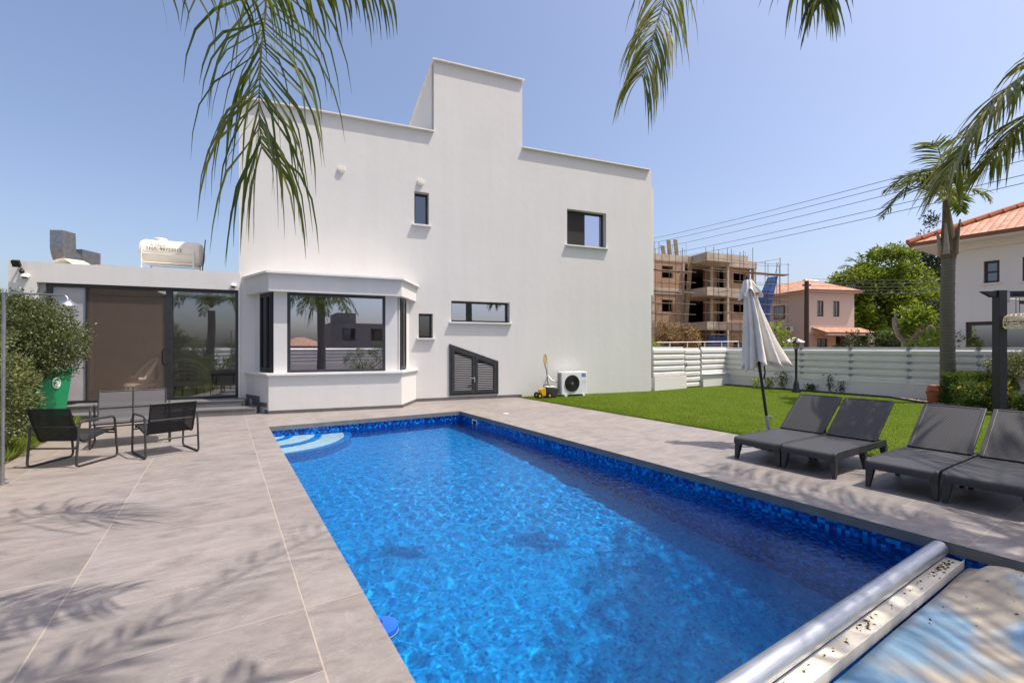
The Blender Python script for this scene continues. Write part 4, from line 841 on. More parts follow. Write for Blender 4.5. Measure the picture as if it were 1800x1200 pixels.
# ------------------------------------------------------------------ folded parasol
ub = Vector((3.90, 6.86, .015)); tp = Vector((3.66, 7.08, 2.555)); t = thing('parasol', 'folded cream garden parasol leaning on a dark pole behind the loungers', 'parasol', ub)
ax = (tp-ub); UL = ax.length; axn = ax.normalized(); m = MB(); m.tube([axn*.30, axn*(UL-.02)], .021, 12); m.build('pole', 'black', t, True); MB().tube([axn*.02, axn*.46], .03, 12).build('sleeve', 'galv', t, True)
m = MB(); m.lathe([(.24, 0), (.24, .03), (.2, .05), (.05, .07), (.04, .1)], 28); m.build('base', 'charcoal', t, True)
m = MB(); m.tube([axn*.45+Vector((.03, 0, 0)), axn*.45+Vector((.075, -.02, .0))], .011, 8); m.build('clamp_knob', 'galv', t, True); MB().tube([axn*1.02+Vector((.03, -.02, 0)), axn*1.12+Vector((.05, -.04, 0)), axn*1.22+Vector((.05, -.04, 0))], .012, 8).build('crank', 'black', t, True)
MB().tube([axn*(UL-.03), axn*(UL+.06)], [.03, .012], 10).build('finial', 'black', t, True)
bx_, by_ = axn.orthogonal().normalized(), None; bx_ = (Vector((1, 0, 0))-axn*axn.x).normalized(); by_ = axn.cross(bx_)
def canopy(h0, h1, r0f, folds, n=96, rows=26, seed=1, flare=None, ph=0.):
    rg = random.Random(seed); mb = MB(); pa = [rg.uniform(.55, 1.25) for _ in range(folds)]; grid = []
    for i in range(rows+1):
        f = i/rows; h = h0+(h1-h0)*f; row = []
        for k in range(n):
            a = 2*math.pi*k/n; fold = pa[int(folds*k/n) % folds]; w_ = math.sin(folds*a*.5+ph+.6*math.sin(3*f+a))**2; w_ = w_**.7
            r = r0f(f)*(.48+.62*w_*fold*(0.45+.55*f))+.012
            if flare: r *= 1+flare(a, f)
            hh = h+(.05*math.cos(folds*a+ph)+.035*math.sin(a*3+1))*f*f
            row.append(axn*hh+bx_*(r*math.cos(a))+by_*(r*math.sin(a)))
        grid.append(row)
    o = len(mb.v)
    for row in grid: mb.v += [tuple(p) for p in row]
    for i in range(rows):
        for k in range(n): mb.f.append((o+i*n+k, o+i*n+(k+1) % n, o+(i+1)*n+(k+1) % n, o+(i+1)*n+k))
    return mb
fl = lambda a, f: (.28*max(0, math.cos(a+.15))**3 - .12*max(0, -math.cos(a)))*f**2.2
cn = canopy(UL-.02, 1.21, lambda f: .05+.25*f**.95, 9, seed=4, flare=fl).build('canopy', 'umbrella', t, True); md = cn.modifiers.new('cloth', 'SOLIDIFY'); md.thickness = .006
vt = canopy(UL-.005, UL-.24, lambda f: .06+.085*f**.9, 7, seed=8, rows=10, ph=.7).build('vent_flap', 'umbrella', cn, True)
# ------------------------------------------------------------------ garden lamp post
p = G(1399.5, 690); t = thing('lamp_post', 'black garden lamp post with a lantern head in front of the white fence', 'lamp post', (p.x, p.y, 0)); hL = EYE-(594-HV)/FOC*p.y
m = MB(); m.lathe([(.13, 0), (.13, .05), (.10, .09), (.085, .30), (.06, .34), (.07, .36), (.04, .40), (.035, hL-.50), (.05, hL-.47), (.03, hL-.44), (.055, hL-.40), (.06, hL-.375)], 16); m.build('column', 'black', t, True)
m = MB(); m.lathe([(.055, hL-.372), (.10, hL-.17)], 6); m.build('lantern_glass', glassmat('lantern_glass', (.8, .8, .78), .15), t); m = MB()
for k in range(6):
    a = 2*math.pi*k/6; m.tube([(.057*math.cos(a), .057*math.sin(a), hL-.375), (.104*math.cos(a), .104*math.sin(a), hL-.165)], .007, 5)
m.build('lantern_frame', 'black', t); MB().lathe([(.135, hL-.17), (.12, hL-.14), (.06, hL-.07), (.02, hL-.05), (.03, hL-.03), (.008, hL)], 6).build('lantern_roof', 'black', t)
MB().lathe([(.015, hL-.36), (.03, hL-.30), (.0, hL-.22)], 10).build('bulb', 'white_paint', t, True)
# ------------------------------------------------------------------ white slatted boundary
def slat_profile(): return [(0, 0), (-.070, .0), (-.072, .098), (-.030, .142), (-.014, .146), (-.014, .2125), (0, .2125)]
def slats(mb, p0, p1, z0, n, pitch=.213):
    p0, p1 = Vector(p0), Vector(p1); d = (p1-p0); L = d.length; d.normalize(); nn = Vector((d.y, -d.x, 0))   # nn points to the lawn side when walking left to right seen from the lawn
    for k in range(n):
        zb = z0+k*pitch
        poly = [p0+nn*(-y)+Vector((0, 0, zb+z)) for y, z in slat_profile()]; mb.extr(poly, d*L)
    return mb
# right hand run, parallel to the pool
FE = 16.45; Ys = [16.0*(1-.0782*k) for k in range(-1, 6)]
def onfence(Y):  # point on the line e = FE with depth Y
    L = ((A0+E1*FE).y-Y)/(-E2.y); return W(FE, L), L
_, Lend = onfence(9.0); L0 = -1.15
t = thing('boundary_wall', 'long low grey rendered wall carrying the white slat fence behind the lawn', 'wall', W(FE, 0), PA); m = MB()
m.box(-.07, .14, -13, -L0, -.05, .43); m.build('wall', 'low_wall', t); MB().box(-.085, .155, -13, -L0, .43, .447).build('wall_cap', 'white_paint', t)
t = thing('slat_fence', 'long white horizontal slat fence on the low wall along the right side', 'fence', W(FE, 0), PA)
Lp = [onfence(16.0*(1-.0782*k))[1] for k in range(-2, 8)]; Lp = [L0]+[x for x in Lp if x > L0+.3]+[13]
for a, c in zip(Lp[:-1], Lp[1:]):
    m = MB(); slats(m, (0, -a-.004, 0), (0, -c+.004, 0), .452, 5); m.build('slat_panel', 'fence_white', t)
for a in Lp[:-1]: MB().box(.004, .075, -a-.04, -a+.04, .447, 1.515).build('post', 'fence_grey', t)
for a in Lp[1:-1]:
    m = MB()
    for k in range(5): m.box(-.060, -.0125, -a-.045, -a+.045, .452+k*.213+.139, .452+k*.213+.211)
    m.build('bracket', 'fence_grey', t)
# left hand run, from the house corner
pa = G(1146, 687); pb = G(1232.6, 685); pc = G(1265, 682.8); pd_ = W(FE, L0); dirv = (pd_-pa).normalized(); ang = math.atan2(dirv.y, dirv.x); Lt = (pd_-pa).length
xa, xb = (pb-pa).dot(dirv), (pc-pa).dot(dirv)
t = thing('slat_fence', 'short white slat fence above the white block between the house and the gate', 'fence', pa, ang); m = MB(); slats(m, (.02, 0, 0), (xa-.03, 0, 0), .5, 5, .205); m.build('slat_panel', 'fence_white', t); MB().box(xa-.10, xa-.02, 0.01, .08, .47, 1.52).build('post', 'fence_grey', t); MB().box(.02, .08, 0.01, .07, .47, 1.5).build('post', 'fence_grey', t)
t = thing('boundary_wall', 'low white block wall between the house and the gate', 'wall', pa, ang); MB().box(.0, xa+.02, -.12, .12, -.05, .47).build('wall', 'low_wall', t)
t = thing('garden_gate', 'narrow white slatted garden gate between two fence panels', 'gate', pa, ang); m = MB(); slats(m, (xa+.05, .02, 0), (xb-.03, .02, 0), .06, 7, .205); m.build('slat_panel', 'fence_white', t); m = MB(); m.box(xa+.0, xa+.05, .03, .08, .02, 1.5).box(xb-.04, xb+.0, .03, .08, .02, 1.5); m.build('gate_frame', 'fence_grey', t); MB().box(xa+.09, xa+.12, -.07, -.04, .8, .95).build('handle', 'galv', t)
t = thing('boundary_wall', 'low sunlit white wall between the gate and the corner of the fence', 'wall', pa, ang); MB().box(xb+.03, Lt+.05, -.14, .12, -.05, .48).build('wall', 'low_wall', t); MB().box(xb+.02, Lt+.05, -.20, .14, .48, .50).build('wall_cap', 'white_paint', t)
t = thing('slat_fence', 'white slat fence panel between the gate and the folded parasol', 'fence', pa, ang); m = MB(); slats(m, (xb+.05, .0, 0), (Lt-.02, .0, 0), .50, 5, .205); m.build('slat_panel', 'fence_white', t); MB().box(xb+.02, xb+.09, .01, .08, .5, 1.53).build('post', 'fence_grey', t)
# ------------------------------------------------------------------ pergola at the right
p = G(1757, 728); t = thing('pergola', 'dark metal pergola with a slim post at the right edge of the lawn', 'pergola', (p.x, p.y, 0), R(-4)); zt = EYE-(512-HV)/FOC*p.y
MB().box(-.085, .085, -.085, .085, 0, zt+.02).build('post', 'pergola_metal', t, bevel=.006)
m = MB(); m.extr([(-.40, -.05, zt+.0), (-.18, -.05, zt-.13), (4.2, -.05, zt-.13), (4.2, -.05, zt+.0)], (0, .1, 0)); m.build('beam', 'pergola_metal', t)
m = MB(); m.bar((.04, .1, zt-.08), (2.6, -1.5, zt-.10), .06, .10); m.bar((2.2, 1.8, zt-.06), (4.2, 1.8, zt-.06), .1, .13); m.build('rafter', 'pergola_metal', t)
m = MB(); m.box(3.9, 4.07, -.085, .085, 0, zt); m.build('post', 'pergola_metal', t)
MB().box(.086, .16, -.06, .06, zt-.25, zt-.02).build('bracket', 'galv', t)
m = MB(); n = 12
for i in range(n):
    a, c = i/n, (i+1)/n; sag = lambda q: -.18-.16*math.sin(math.pi*q); m.quad((.16+2.4*a, -.05-1.5*a, zt+sag(a)), (.16+2.4*c, -.05-1.5*c, zt+sag(c)), (.3+2.4*c, .25-1.5*c, zt+sag(c)+.06), (.3+2.4*a, .25-1.5*a, zt+sag(a)+.06))
o = m.build('shade_cloth', 'umbrella', t, True); md = o.modifiers.new('cloth', 'SOLIDIFY'); md.thickness = .01
pl_ = P(1789, 552, p.y-.3); t = thing('pendant_lamp', 'woven rattan pendant lamp hanging from the pergola', 'pendant lamp', pl_); pr_ = [(.13, 0), (.20, -.05), (.22, -.14), (.22, -.27), (.19, -.31)]
m = MB()
for (r_, z_) in pr_+[(.215, -.09), (.22, -.20)]: m.tube([(r_*math.cos(a), r_*math.sin(a), z_) for a in [2*math.pi*i/24 for i in range(25)]], .008, 5, False)
for k in range(28):
    a = 2*math.pi*k/28; m.tube([(r_*math.cos(a+.12*j*(-1)**k), r_*math.sin(a+.12*j*(-1)**k), z_) for j, (r_, z_) in enumerate(pr_)], .006, 4)
m.build('lamp_shade', 'rattan', t); m = MB(); m.tube([(-.04, 0, 0), (-.04, 0, .36)], .006, 5); m.tube([(.04, 0, 0), (.04, 0, .36)], .006, 5); m.tube([(-.13, 0, 0), (.13, 0, 0)], .008, 5); m.build('cord', 'black', t)
# ------------------------------------------------------------------ palms
def trunk(parent, path, r, mat='bark_palm', n=16):
    m = MB(); cv = catmull(path, 60); rs = [r(i/60)*(1+.03*math.sin(i*2.1)) for i in range(61)]; m.tube(cv, rs, n); return m.build('trunk', mat, parent, True)
# the one standing by the fence
pb_ = Vector((11.70, 12.2, 0)); t = thing('palm_tree', 'tall palm with a wind blown crown standing by the white fence', 'palm tree', pb_)
tz = 3.95
trunk(t, [(.0, 0, 0), (-.02, 0, 1.2), (-.03, 0, 2.6), (.0, 0, tz)], lambda f: .165-.022*f+.03*math.exp(-f*9))
m = MB(); m.tube([(0, 0, tz-.1), (0, 0, tz+.12), (.0, 0, tz+.45), (-.03, 0, tz+.9), (-.08, 0, tz+1.5)], [.155, .185, .16, .11, .06], 12); m.build('fibre_sheath', 'bark_fibre', t, True)
for k, (ax_, ay_, h_) in enumerate(((.17, -.12, .95), (.24, .05, .75), (-.18, -.12, .85), (.05, -.22, .8), (-.2, .1, .7), (.1, .2, .8))):
    m = MB(); m.tube([(ax_*.6, ay_*.6, tz+.05), (ax_*.8, ay_*.8, tz+.4), (ax_*1.1, ay_*1.1, tz+h_)], [.085, .05, .02], 7); m.build('frond_stub', 'bark_fibre' if k % 2 else 'bark_pale', t, True)
Wn = (-.55, -.15, -.05); cz = tz+1.80
fp = [([(0, 0, cz-.2), (-.25, -.1, cz+.55), (-.60, -.3, cz+1.05), (-.98, -.4, cz+1.0)], .62, 1), ([(0, 0, cz-.3), (-.5, -.1, cz+.2), (-1.1, -.3, cz+.15), (-1.8, -.5, cz-.15)], .62, 2),
      ([(0, 0, cz-.4), (-.4, .2, cz+.1), (-.9, .4, cz+.0), (-1.35, .5, cz-.6)], .65, 3), ([(0, 0, cz-.4), (-.2, -.3, cz+.1), (-.6, -.7, cz+.05), (-1.0, -1.0, cz-.6)], .7, 4),
      ([(0, 0, cz-.5), (.25, .1, cz-.1), (.55, .3, cz-.2), (.75, .4, cz-.5)], .40, 5), ([(0, 0, cz-.5), (.1, -.2, cz-.1), (.25, -.5, cz-.2), (.4, -.7, cz-.5)], .45, 6),
      ([(0, 0, cz-.2), (-.2, .3, cz+.4), (-.5, .7, cz+.6), (-.9, 1., cz+.3)], .6, 7), ([(0, 0, cz-.3), (-.35, -.2, cz+.3), (-.85, -.4, cz+.4), (-1.35, -.6, cz+.05)], .66, 8),
      ([(0, 0, cz-.3), (-.25, .1, cz+.3), (-.7, .2, cz+.35), (-1.1, .3, cz-.1)], .66, 9), ([(0, 0, cz-.4), (-.3, -.4, cz+.2), (-.7, -.5, cz+.1), (-1.2, -.9, cz-.45)], .7, 10)]
for pts, lf, sd in fp: frond(t, pts, lf, 40, .045, .4, Wn, None, sd, 'palm_leaf' if sd in (1, 2, 3, 5, 7, 9) else 'palm_leaf_dry', .2, .02)
# the one whose fronds hang in from above the camera
t = thing('palm_tree', 'palm behind the camera, its fronds hanging in at the top of the picture', 'palm tree', (0, -1.25, 0)); cz = 4.4
trunk(t, [(.0, 0, 0), (.03, 0, 1.6), (.0, 0, 2.8), (.0, 0, 3.9)], lambda f: .20-.03*f+.04*math.exp(-f*9)); m = MB(); m.tube([(0, 0, 3.8), (0, 0, 4.0), (0, 0, 4.5)], [.16, .2, .1], 12); m.build('fibre_sheath', 'bark_fibre', t, True)
def rel(p): return tuple(Vector(p)-Vector((0, -1.25, 0)))
f1 = [rel((-.05, -1.2, 4.4)), rel((-.8, .6, 6.35)), rel((-1.75, 2.6, 6.05)), rel(P(463, -60, 3.75)), rel(P(459, 90, 3.85)), rel(P(455, 190, 3.9)), rel(P(460, 262, 3.9))]
frond(t, f1, 1.10, 80, .025, .10, (-.02, 0, 0), (1, -.25, 0), 11, 'palm_leaf', .16, .017, .26, .0, 'frond', .0, 1.0, .10, .38, .75, 1.9)
f2 = [rel((.05, -1.2, 4.4)), rel((.9, .6, 6.6)), rel((1.35, 2.8, 6.6)), rel(P(1180, -70, 4.4)), rel(P(1150, 60, 4.5)), rel(P(1128, 135, 4.5))]
frond(t, f2, .72, 110, .018, .20, (-.14, 0, -.05), (1, -.2, 0), 12, 'palm_leaf_dry', .2, .016, .16, .0, 'frond', .75, .5, .25, .1, .6, .8)
f3 = [rel((-.1, -1.2, 4.4)), rel((-.9, .2, 4.9)), rel(P(170, -190, 2.15)), rel(P(370, -70, 2.3)), rel(P(540, -55, 2.4)), rel(P(660, -50, 2.5))]
frond(t, f3, .48, 90, .017, .30, (-.02, 0, 0), (0, 1, 0), 13, 'palm_leaf', .35, .014, .2, .0, 'frond', .1, 1., .3, .2, .5)
for (a, el, L, sd) in ((95, 35, 2.6, 21), (60, 20, 2.6, 22), (125, 25, 2.4, 23), (20, 10, 2.8, 24), (165, 5, 2.9, 25), (200, 20, 2.7, 26), (240, 0, 2.8, 27), (275, 25, 2.7, 28), (310, 5, 2.8, 29), (345, 30, 2.7, 30), (75, 55, 2.6, 31), (150, 50, 2.5, 32), (97, 22, 4.1, 33), (72, 20, 3.5, 34), (84, 30, 3.7, 35), (110, 22, 3.6, 36), (30, -50, 1.9, 37), (75, -45, 1.9, 38), (120, -50, 1.9, 39), (165, -48, 1.9, 40), (210, -50, 1.9, 141), (255, -45, 1.9, 142), (300, -50, 1.9, 143), (345, -48, 1.9, 144)):
    ca_, sa_ = math.cos(R(a)), math.sin(R(a)); e = R(el+20); pts = [(0, 0, cz), (ca_*L*.33*math.cos(e), sa_*L*.33*math.cos(e), cz+L*.33*math.sin(e)+.1), (ca_*L*.68, sa_*L*.68, cz+L*.42*math.sin(e)), (ca_*L*.92, sa_*L*.92, cz+L*.42*math.sin(e)-.75)]
    frond(t, pts, .7, 46, .038, .6, (-.08, 0, 0), None, sd, 'palm_leaf', .14, .02)
# the one out of frame to the right, shading the loungers
P2 = Vector((6.8, 3.1, 0)); t = thing('palm_tree', 'palm just out of frame at the right, its frond sweeping in against the sky', 'palm tree', P2); cz = 6.1
trunk(t, [(.0, 0, 0), (.03, 0, 1.6), (.0, 0, 3.8), (.0, 0, 5.6)], lambda f: .2-.03*f); m = MB(); m.tube([(0, 0, 5.5), (0, 0, 5.7), (0, 0, 6.2)], [.16, .2, .1], 12); m.build('fibre_sheath', 'bark_fibre', t, True)
def rel2(p): return tuple(Vector(p)-P2)
f4 = [(0, 0, cz), rel2((7.2, 4.5, 6.5)), rel2(P(1850, 85, 5.9)), rel2(P(1765, 160, 6.1)), rel2(P(1700, 245, 6.25)), rel2(P(1662, 315, 6.3))]
frond(t, f4, .92, 110, .040, .30, (-.36, 0, -.2), None, 41, 'palm_leaf_dry', .2, .024, .16, .0, 'frond', .35, .25, .3, .1); 
f6 = [(0, 0, cz), rel2((7.2, 4.4, 6.2)), rel2(P(1880, 150, 5.7)), rel2(P(1800, 210, 5.9)), rel2(P(1735, 290, 6.0))]
frond(t, f6, .8, 80, .036, .35, (-.36, 0, -.15), None, 44, 'palm_leaf_dry', .3, .02, .18, .0, 'frond', .35, .3, .3, .1)
f5 = [(0, 0, cz), rel2((5.4, 4., 6.9)), rel2(P(1440, -95, 4.7)), rel2(P(1447, -40, 4.8)), rel2(P(1444, 5, 4.8))]
frond(t, f5, .6, 70, .022, .3, (-.10, 0, -.1), (1, -.2, 0), 42, 'palm_leaf', .25, .016, .14, 0., 'frond', .8, .5, .25, .1, .6, .8)
for (a, el, L, sd) in ((150, 30, 2.6, 51), (185, 20, 2.8, 52), (215, 25, 2.8, 53), (265, 15, 2.8, 55), (290, 25, 2.7, 56), (330, 10, 2.7, 57), (10, 20, 2.7, 58), (170, 50, 2.5, 60), (40, 30, 2.6, 62), (140, 20, 3.1, 63), (160, 12, 3.2, 64), (178, 15, 3.4, 65), (197, 12, 3.3, 66), (250, 25, 3.0, 69), (120, 25, 2.9, 70)):
    ca_, sa_ = math.cos(R(a)), math.sin(R(a)); e = R(el+20); pts = [(0, 0, cz), (ca_*L*.33*math.cos(e), sa_*L*.33*math.cos(e), cz+L*.33*math.sin(e)+.1), (ca_*L*.68, sa_*L*.68, cz+L*.42*math.sin(e)), (ca_*L*.92, sa_*L*.92, cz+L*.42*math.sin(e)-.75)]
    frond(t, pts, .8, 54, .042, .45, (-.12, 0, 0), None, sd, 'palm_leaf', .14, .02)
# the one behind left, seen only in the glass door
t = thing('palm_tree', 'palm behind the camera at the left, reflected in the glass door', 'palm tree', (-4.9, -2.3, 0)); cz = 3.45
trunk(t, [(.0, 0, 0), (-.05, 0, 1.2), (.0, 0, 2.3), (.0, 0, 3.3)], lambda f: .19-.03*f)
for (a, el, L, sd) in ((95, 30, 2.4, 71), (50, 20, 2.4, 72), (135, 20, 2.4, 73), (10, 10, 2.4, 74), (180, 10, 2.4, 75), (225, 20, 2.4, 76), (270, 10, 2.4, 77), (315, 20, 2.4, 78), (70, 55, 2.2, 79), (160, 50, 2.2, 80)):
    ca_, sa_ = math.cos(R(a)), math.sin(R(a)); e = R(el+20); pts = [(0, 0, cz), (ca_*L*.33*math.cos(e), sa_*L*.33*math.cos(e), cz+L*.33*math.sin(e)+.1), (ca_*L*.68, sa_*L*.68, cz+L*.42*math.sin(e)), (ca_*L*.92, sa_*L*.92, cz+L*.42*math.sin(e)-.75)]
    frond(t, pts, .65, 44, .038, .7, (-.1, 0, 0), None, sd, 'palm_leaf', .14, .02)
# ------------------------------------------------------------------ bushes and plants
def bush(name, label, cat, loc, blobs, n, leaf, wdt, ncl, clr, mat, seed, group=None, inner=.5, droop=0., stems=3, sh=.5, flat=1., bark='bark'):
    t = thing(name, label, cat, loc, 0, group); crown('foliage', mat, t, blobs, n, leaf, wdt, ncl, clr, seed, inner, droop, flat); rg = random.Random(seed); m = MB()
    for i in range(stems):
        b_ = blobs[i % len(blobs)]; x, y = rg.uniform(-.08, .08), rg.uniform(-.08, .08); m.tube(catmull([(x+b_[0]*.25, y+b_[1]*.25, 0), (b_[0]*.6+x*2, b_[1]*.6+y*2, sh*b_[2]), (b_[0]+rg.uniform(-.3, .3)*b_[3], b_[1]+rg.uniform(-.3, .3)*b_[4], b_[2]+.2*b_[5])], 10), [.035*(1-.07*j)*max(.5, b_[3]) for j in range(11)], 6)
    m.build('stem', bark, t, True); return t
bush('clipped_bush', 'big rounded evergreen bush in front of the wing, behind the wheelie bin lid', 'bush', (-8.0, 7.5, 0), [(0, 0, 1.62, .72, .75, .72), (-.62, .1, 1.75, .75, .8, .66), (-1.3, .1, 1.5, .7, .7, .9), (-.1, -.1, 1.42, .55, .55, .42)], 70000, .042, .023, 520, .17, 'olive_leaf', 101)
bush('low_bush', 'loose grey green bush at the left edge, beside the shower pole', 'bush', (-6.72, 5.95, 0), [(-.1, 0, .85, .40, .55, .75), (-.5, .1, 1.05, .55, .6, .8), (-.95, .1, .9, .6, .6, .95)], 24000, .045, .020, 200, .14, 'lowbush_leaf', 102)
bush('low_bush', 'feathery bush between the left edge and the wheelie bin', 'bush', (-7.75, 6.75, 0), [(0, 0, .75, .34, .4, .72), (-.5, .1, .8, .5, .5, .8)], 8000, .05, .024, 110, .14, 'lowbush_leaf', 103)
bush('tall_bush', 'sunlit bush farther back at the left edge beyond the rounded bush', 'bush', (-10.6, 9.2, 0), [(0, 0, 2.0, .8, .8, .55), (-.2, 0, 1.2, .9, .9, .9)], 7000, .07, .035, 120, .2, 'lime_leaf', 104)
# long grass along the paving edge
N = 5200; Ls = rng.uniform(-2.5, 2.1, N); es = -3.12-np.abs(rng.normal(0, .28, N)); xy = np.array(A0)[None, :2]+es[:, None]*np.array(E1)[None, :2]+Ls[:, None]*np.array(E2)[None, :2]
dr = rng.normal(size=(N, 3))*.45; dr[:, 2] = 1.; o = leaf_mesh('long_grass', 'grass_leaf', None, np.concatenate([xy, np.zeros((N, 1))], 1), dr, .17, .012, rng); tag(o, kind='stuff')
# clipped hedge, flowering shrub and topiary in the bed at the right
def boxhedge(label, loc, sx, sy, sz, n, seed):
    t = thing('hedge', label, 'hedge', loc, PA); r_ = np.random.default_rng(seed); p = r_.random((n, 3))*2-1; ax_ = r_.integers(0, 3, n); sg = np.sign(p[np.arange(n), ax_]); p[np.arange(n), ax_] = sg*(1-.28*r_.random(n)**2); p *= 1+.06*np.sin(p[:, [1, 2, 0]]*7)
    pos = p*np.array([sx, sy, sz])+np.array([0, 0, sz+.05]); d_ = r_.normal(size=(n, 3))*.6+p*.6; d_[:, 2] += .35; leaf_mesh('foliage', 'hedge_leaf', t, pos, d_, .07, .022, r_); m = MB()
    for i in range(5): m.tube([(0, 0, -.02), (-.3*sx+.15*sx*i, .6*sy*((i % 3)-1), .06), (-.4*sx+.2*sx*i, .7*sy*((i % 3)-1), sz*1.2)], .02, 5)
    m.build('stem', 'bark', t); return t
p = G(1707, 716); boxhedge('clipped square green hedge in front of the palm trunk', (p.x+.40, p.y+.2, 0), .46, .58, .38, 12000, 111)
p = G(1766, 724); t = bush('flowering_shrub', 'small green shrub with yellow blossom beside the pergola post', 'shrub', (p.x-.05, p.y+.25, 0), [(0, 0, .42, .42, .36, .36), (-.45, .1, .42, .28, .3, .30)], 3600, .06, .026, 60, .12, 'hedge_leaf', 112, bark='bark'); crown('flower', 'flower_yellow', t, [(0, -.1, .42, .45, .36, .30), (-.45, 0, .5, .25, .3, .2)], 260, .05, .04, 40, .05, 113)['kind'] = 'stuff'
p = G(1800, 724); t = bush('topiary_bush', 'clipped dry green topiary bush on a bent stem at the right edge', 'bush', (p.x+.15, p.y+.35, 0), [(-.05, 0, 1.06, .50, .5, .27), (.5, .1, 1.1, .5, .5, .28)], 9000, .05, .022, 130, .11, 'pale_leaf', 114, bark='bark')
p = G(1797, 727); bush('low_shrub', 'leafy low shrub under the topiary bush', 'shrub', (p.x+.1, p.y-.1, 0), [(0, 0, .22, .22, .2, .22)], 900, .07, .03, 22, .09, 'hedge_leaf', 115)
p = G(1648, 711); t = thing('terracotta_pot', 'orange terracotta pot against the low wall beside the palm trunk', 'pot', (p.x, p.y+.1, 0)); MB().lathe([(.10, 0), (.13, .04), (.15, .25), (.17, .29), (.17, .34), (.145, .34), (.13, .28), (0, .27)], 20).build('pot', 'terracotta', t, True); MB().lathe([(.16, .36), (.12, .5), (.0, .52)], 14).build('upturned_pot', 'terracotta', t, True)
small = [(1330, 683.5, .35, .22, 'lime_leaf', 'yellow green plant under the folded parasol'), (1352, 684.5, .42, .22, 'hedge_leaf', 'dark leafy plant right of the folded parasol in the bed'), (1375, 684.5, .6, .22, 'hedge_leaf', 'tallest leafy plant left of the lamp post'), (1425, 688, .2, .2, 'hedge_leaf', 'tiny plant just right of the lamp post'), (1460, 690, .55, .17, 'dark_leaf', 'dark upright plant on the low wall right of the lamp post'),
         (1480, 691.5, .34, .17, 'dark_leaf', 'short dark plant beside the upright one in the middle of the wall'), (1506, 692, .26, .18, 'hedge_leaf', 'low plant in front of the second fence post'), (1522, 693, .22, .2, 'hedge_leaf', 'sparse low plant right of the second fence post'), (1537, 694, .28, .15, 'dark_leaf', 'small dark plant in the gravel behind the first lounger'), (1579, 697, .62, .2, 'hedge_leaf', 'tall forked plant in front of the bare stretch of wall'), (1604, 699, .3, .2, 'dark_leaf', 'dark low plant under the third fence post'), (1624, 701, .26, .18, 'hedge_leaf', 'small sparse plant left of the terracotta pot')]
for i, (u, v, h_, w_, mt, lbl) in enumerate(small):
    p = G(u, v); t = thing('bedding_plant', lbl, 'plant', (p.x, p.y, .02), 0, 'young plants along the low wall'); r_ = np.random.default_rng(200+i); n_ = 170 if mt != 'dark_leaf' else 130
    zz = r_.random(n_)**.8*h_; pos = np.stack([r_.normal(0, w_*.45, n_)*(.5+zz/h_*.6), r_.normal(0, w_*.4, n_), zz+.01], 1); d_ = r_.normal(size=(n_, 3)); d_[:, 2] += .4; leaf_mesh('foliage', mt, t, pos, d_, .08, .035, r_); m = MB(); rg = random.Random(i)
    for j in range(4): m.tube([(rg.uniform(-.04, .04), 0, 0), (rg.uniform(-.6, .6)*w_, rg.uniform(-.4, .4)*w_, h_*.9)], .006, 4)
    m.build('stem', 'bark', t)
# ------------------------------------------------------------------ pool fittings
t = thing('cover_roller', 'long brushed aluminium roller tube across the near end of the pool', 'pool cover roller', W(2, 8.55, -.055), PA)
MB().tube([(-1.98, 0, 0), (1.975, 0, 0)], .056, 28).build('roller_tube', 'alu', t, True)
for s_ in (-1, 1): MB().tube([(s_*1.975-.01, 0, 0), (s_*1.99, 0, 0)], .05, 24).build('end_cap', 'galv', t, True)
t = thing('cover_rail', 'cream painted rail with dead leaves between the roller and the pool cover', 'rail', W(2, 8.635, -.115), PA)
m = MB(); m.box(-1.99, 1.99, -.05, .055, -.05, .0).box(-1.99, 1.99, -.056, -.05, -.05, .018); m.build('rail', 'cream_plastic', t, bevel=.004)
cv = MB(); NX, NY = 90, 64; rg = np.random.default_rng(9); pk = [(rg.uniform(0, 4), rg.uniform(8.8, 11.6), rg.uniform(.25, .7), rg.uniform(-.03, .05)) for _ in range(26)]+[(3.72, 8.95, .24, .10), (3.1, 9.3, .35, -.04)]
def czf(x, L):
    z = -.135+.012*math.sin(x*5+L*3)+.01*math.sin(x*2.1-L*6.2)
    for (a, b_, r_, h_) in pk: z += h_*math.exp(-((x-a)**2+(L-b_)**2)/r_**2)
    ed = min(1., max(0., (x-.0)/.25), max(0., (4.0-x)/.14), max(0, (L-8.70)/.15)); return -.15+(z+.15)*ed
X0, X1 = .015, 3.985
for i in range(NX+1):
    for j in range(NY+1):
        x = X0+(X1-X0)*i/NX; L = 8.72+3.05*j/NY; cv.v.append((x, -L, czf(x, L)))
for i in range(NX):
    for j in range(NY): a = i*(NY+1)+j; cv.f.append((a, a+NY+1, a+NY+2, a+1))
o = cv.build('pool_cover', 'cover', None, True, loc=A0, rotz=PA); md = o.modifiers.new('sheet', 'SOLIDIFY'); md.thickness = .008; tag(o, 'faded blue and sand stained pool cover sheet behind the roller', 'pool cover')
m = MB(); m.box(3.955, 3.985, -11.7, -8.95, -.118, -.098); o = m.build('cover_edge_trim', 'cream_plastic', None, loc=A0, rotz=PA); o.parent = None; tag(o, 'pale edging strip along the pool wall beside the cover', 'edging strip')
N = 210; xs_ = rng.uniform(.2, 3.9, N); Ls = 8.612+np.abs(rng.normal(0, .02, N)); cl = rng.integers(0, 9, N); cx = rng.uniform(.2, 3.9, 9); xs_ = np.where(rng.random(N) < .7, cx[cl]+rng.normal(0, .07, N), xs_); xs_ = np.clip(xs_, .1, 3.9)
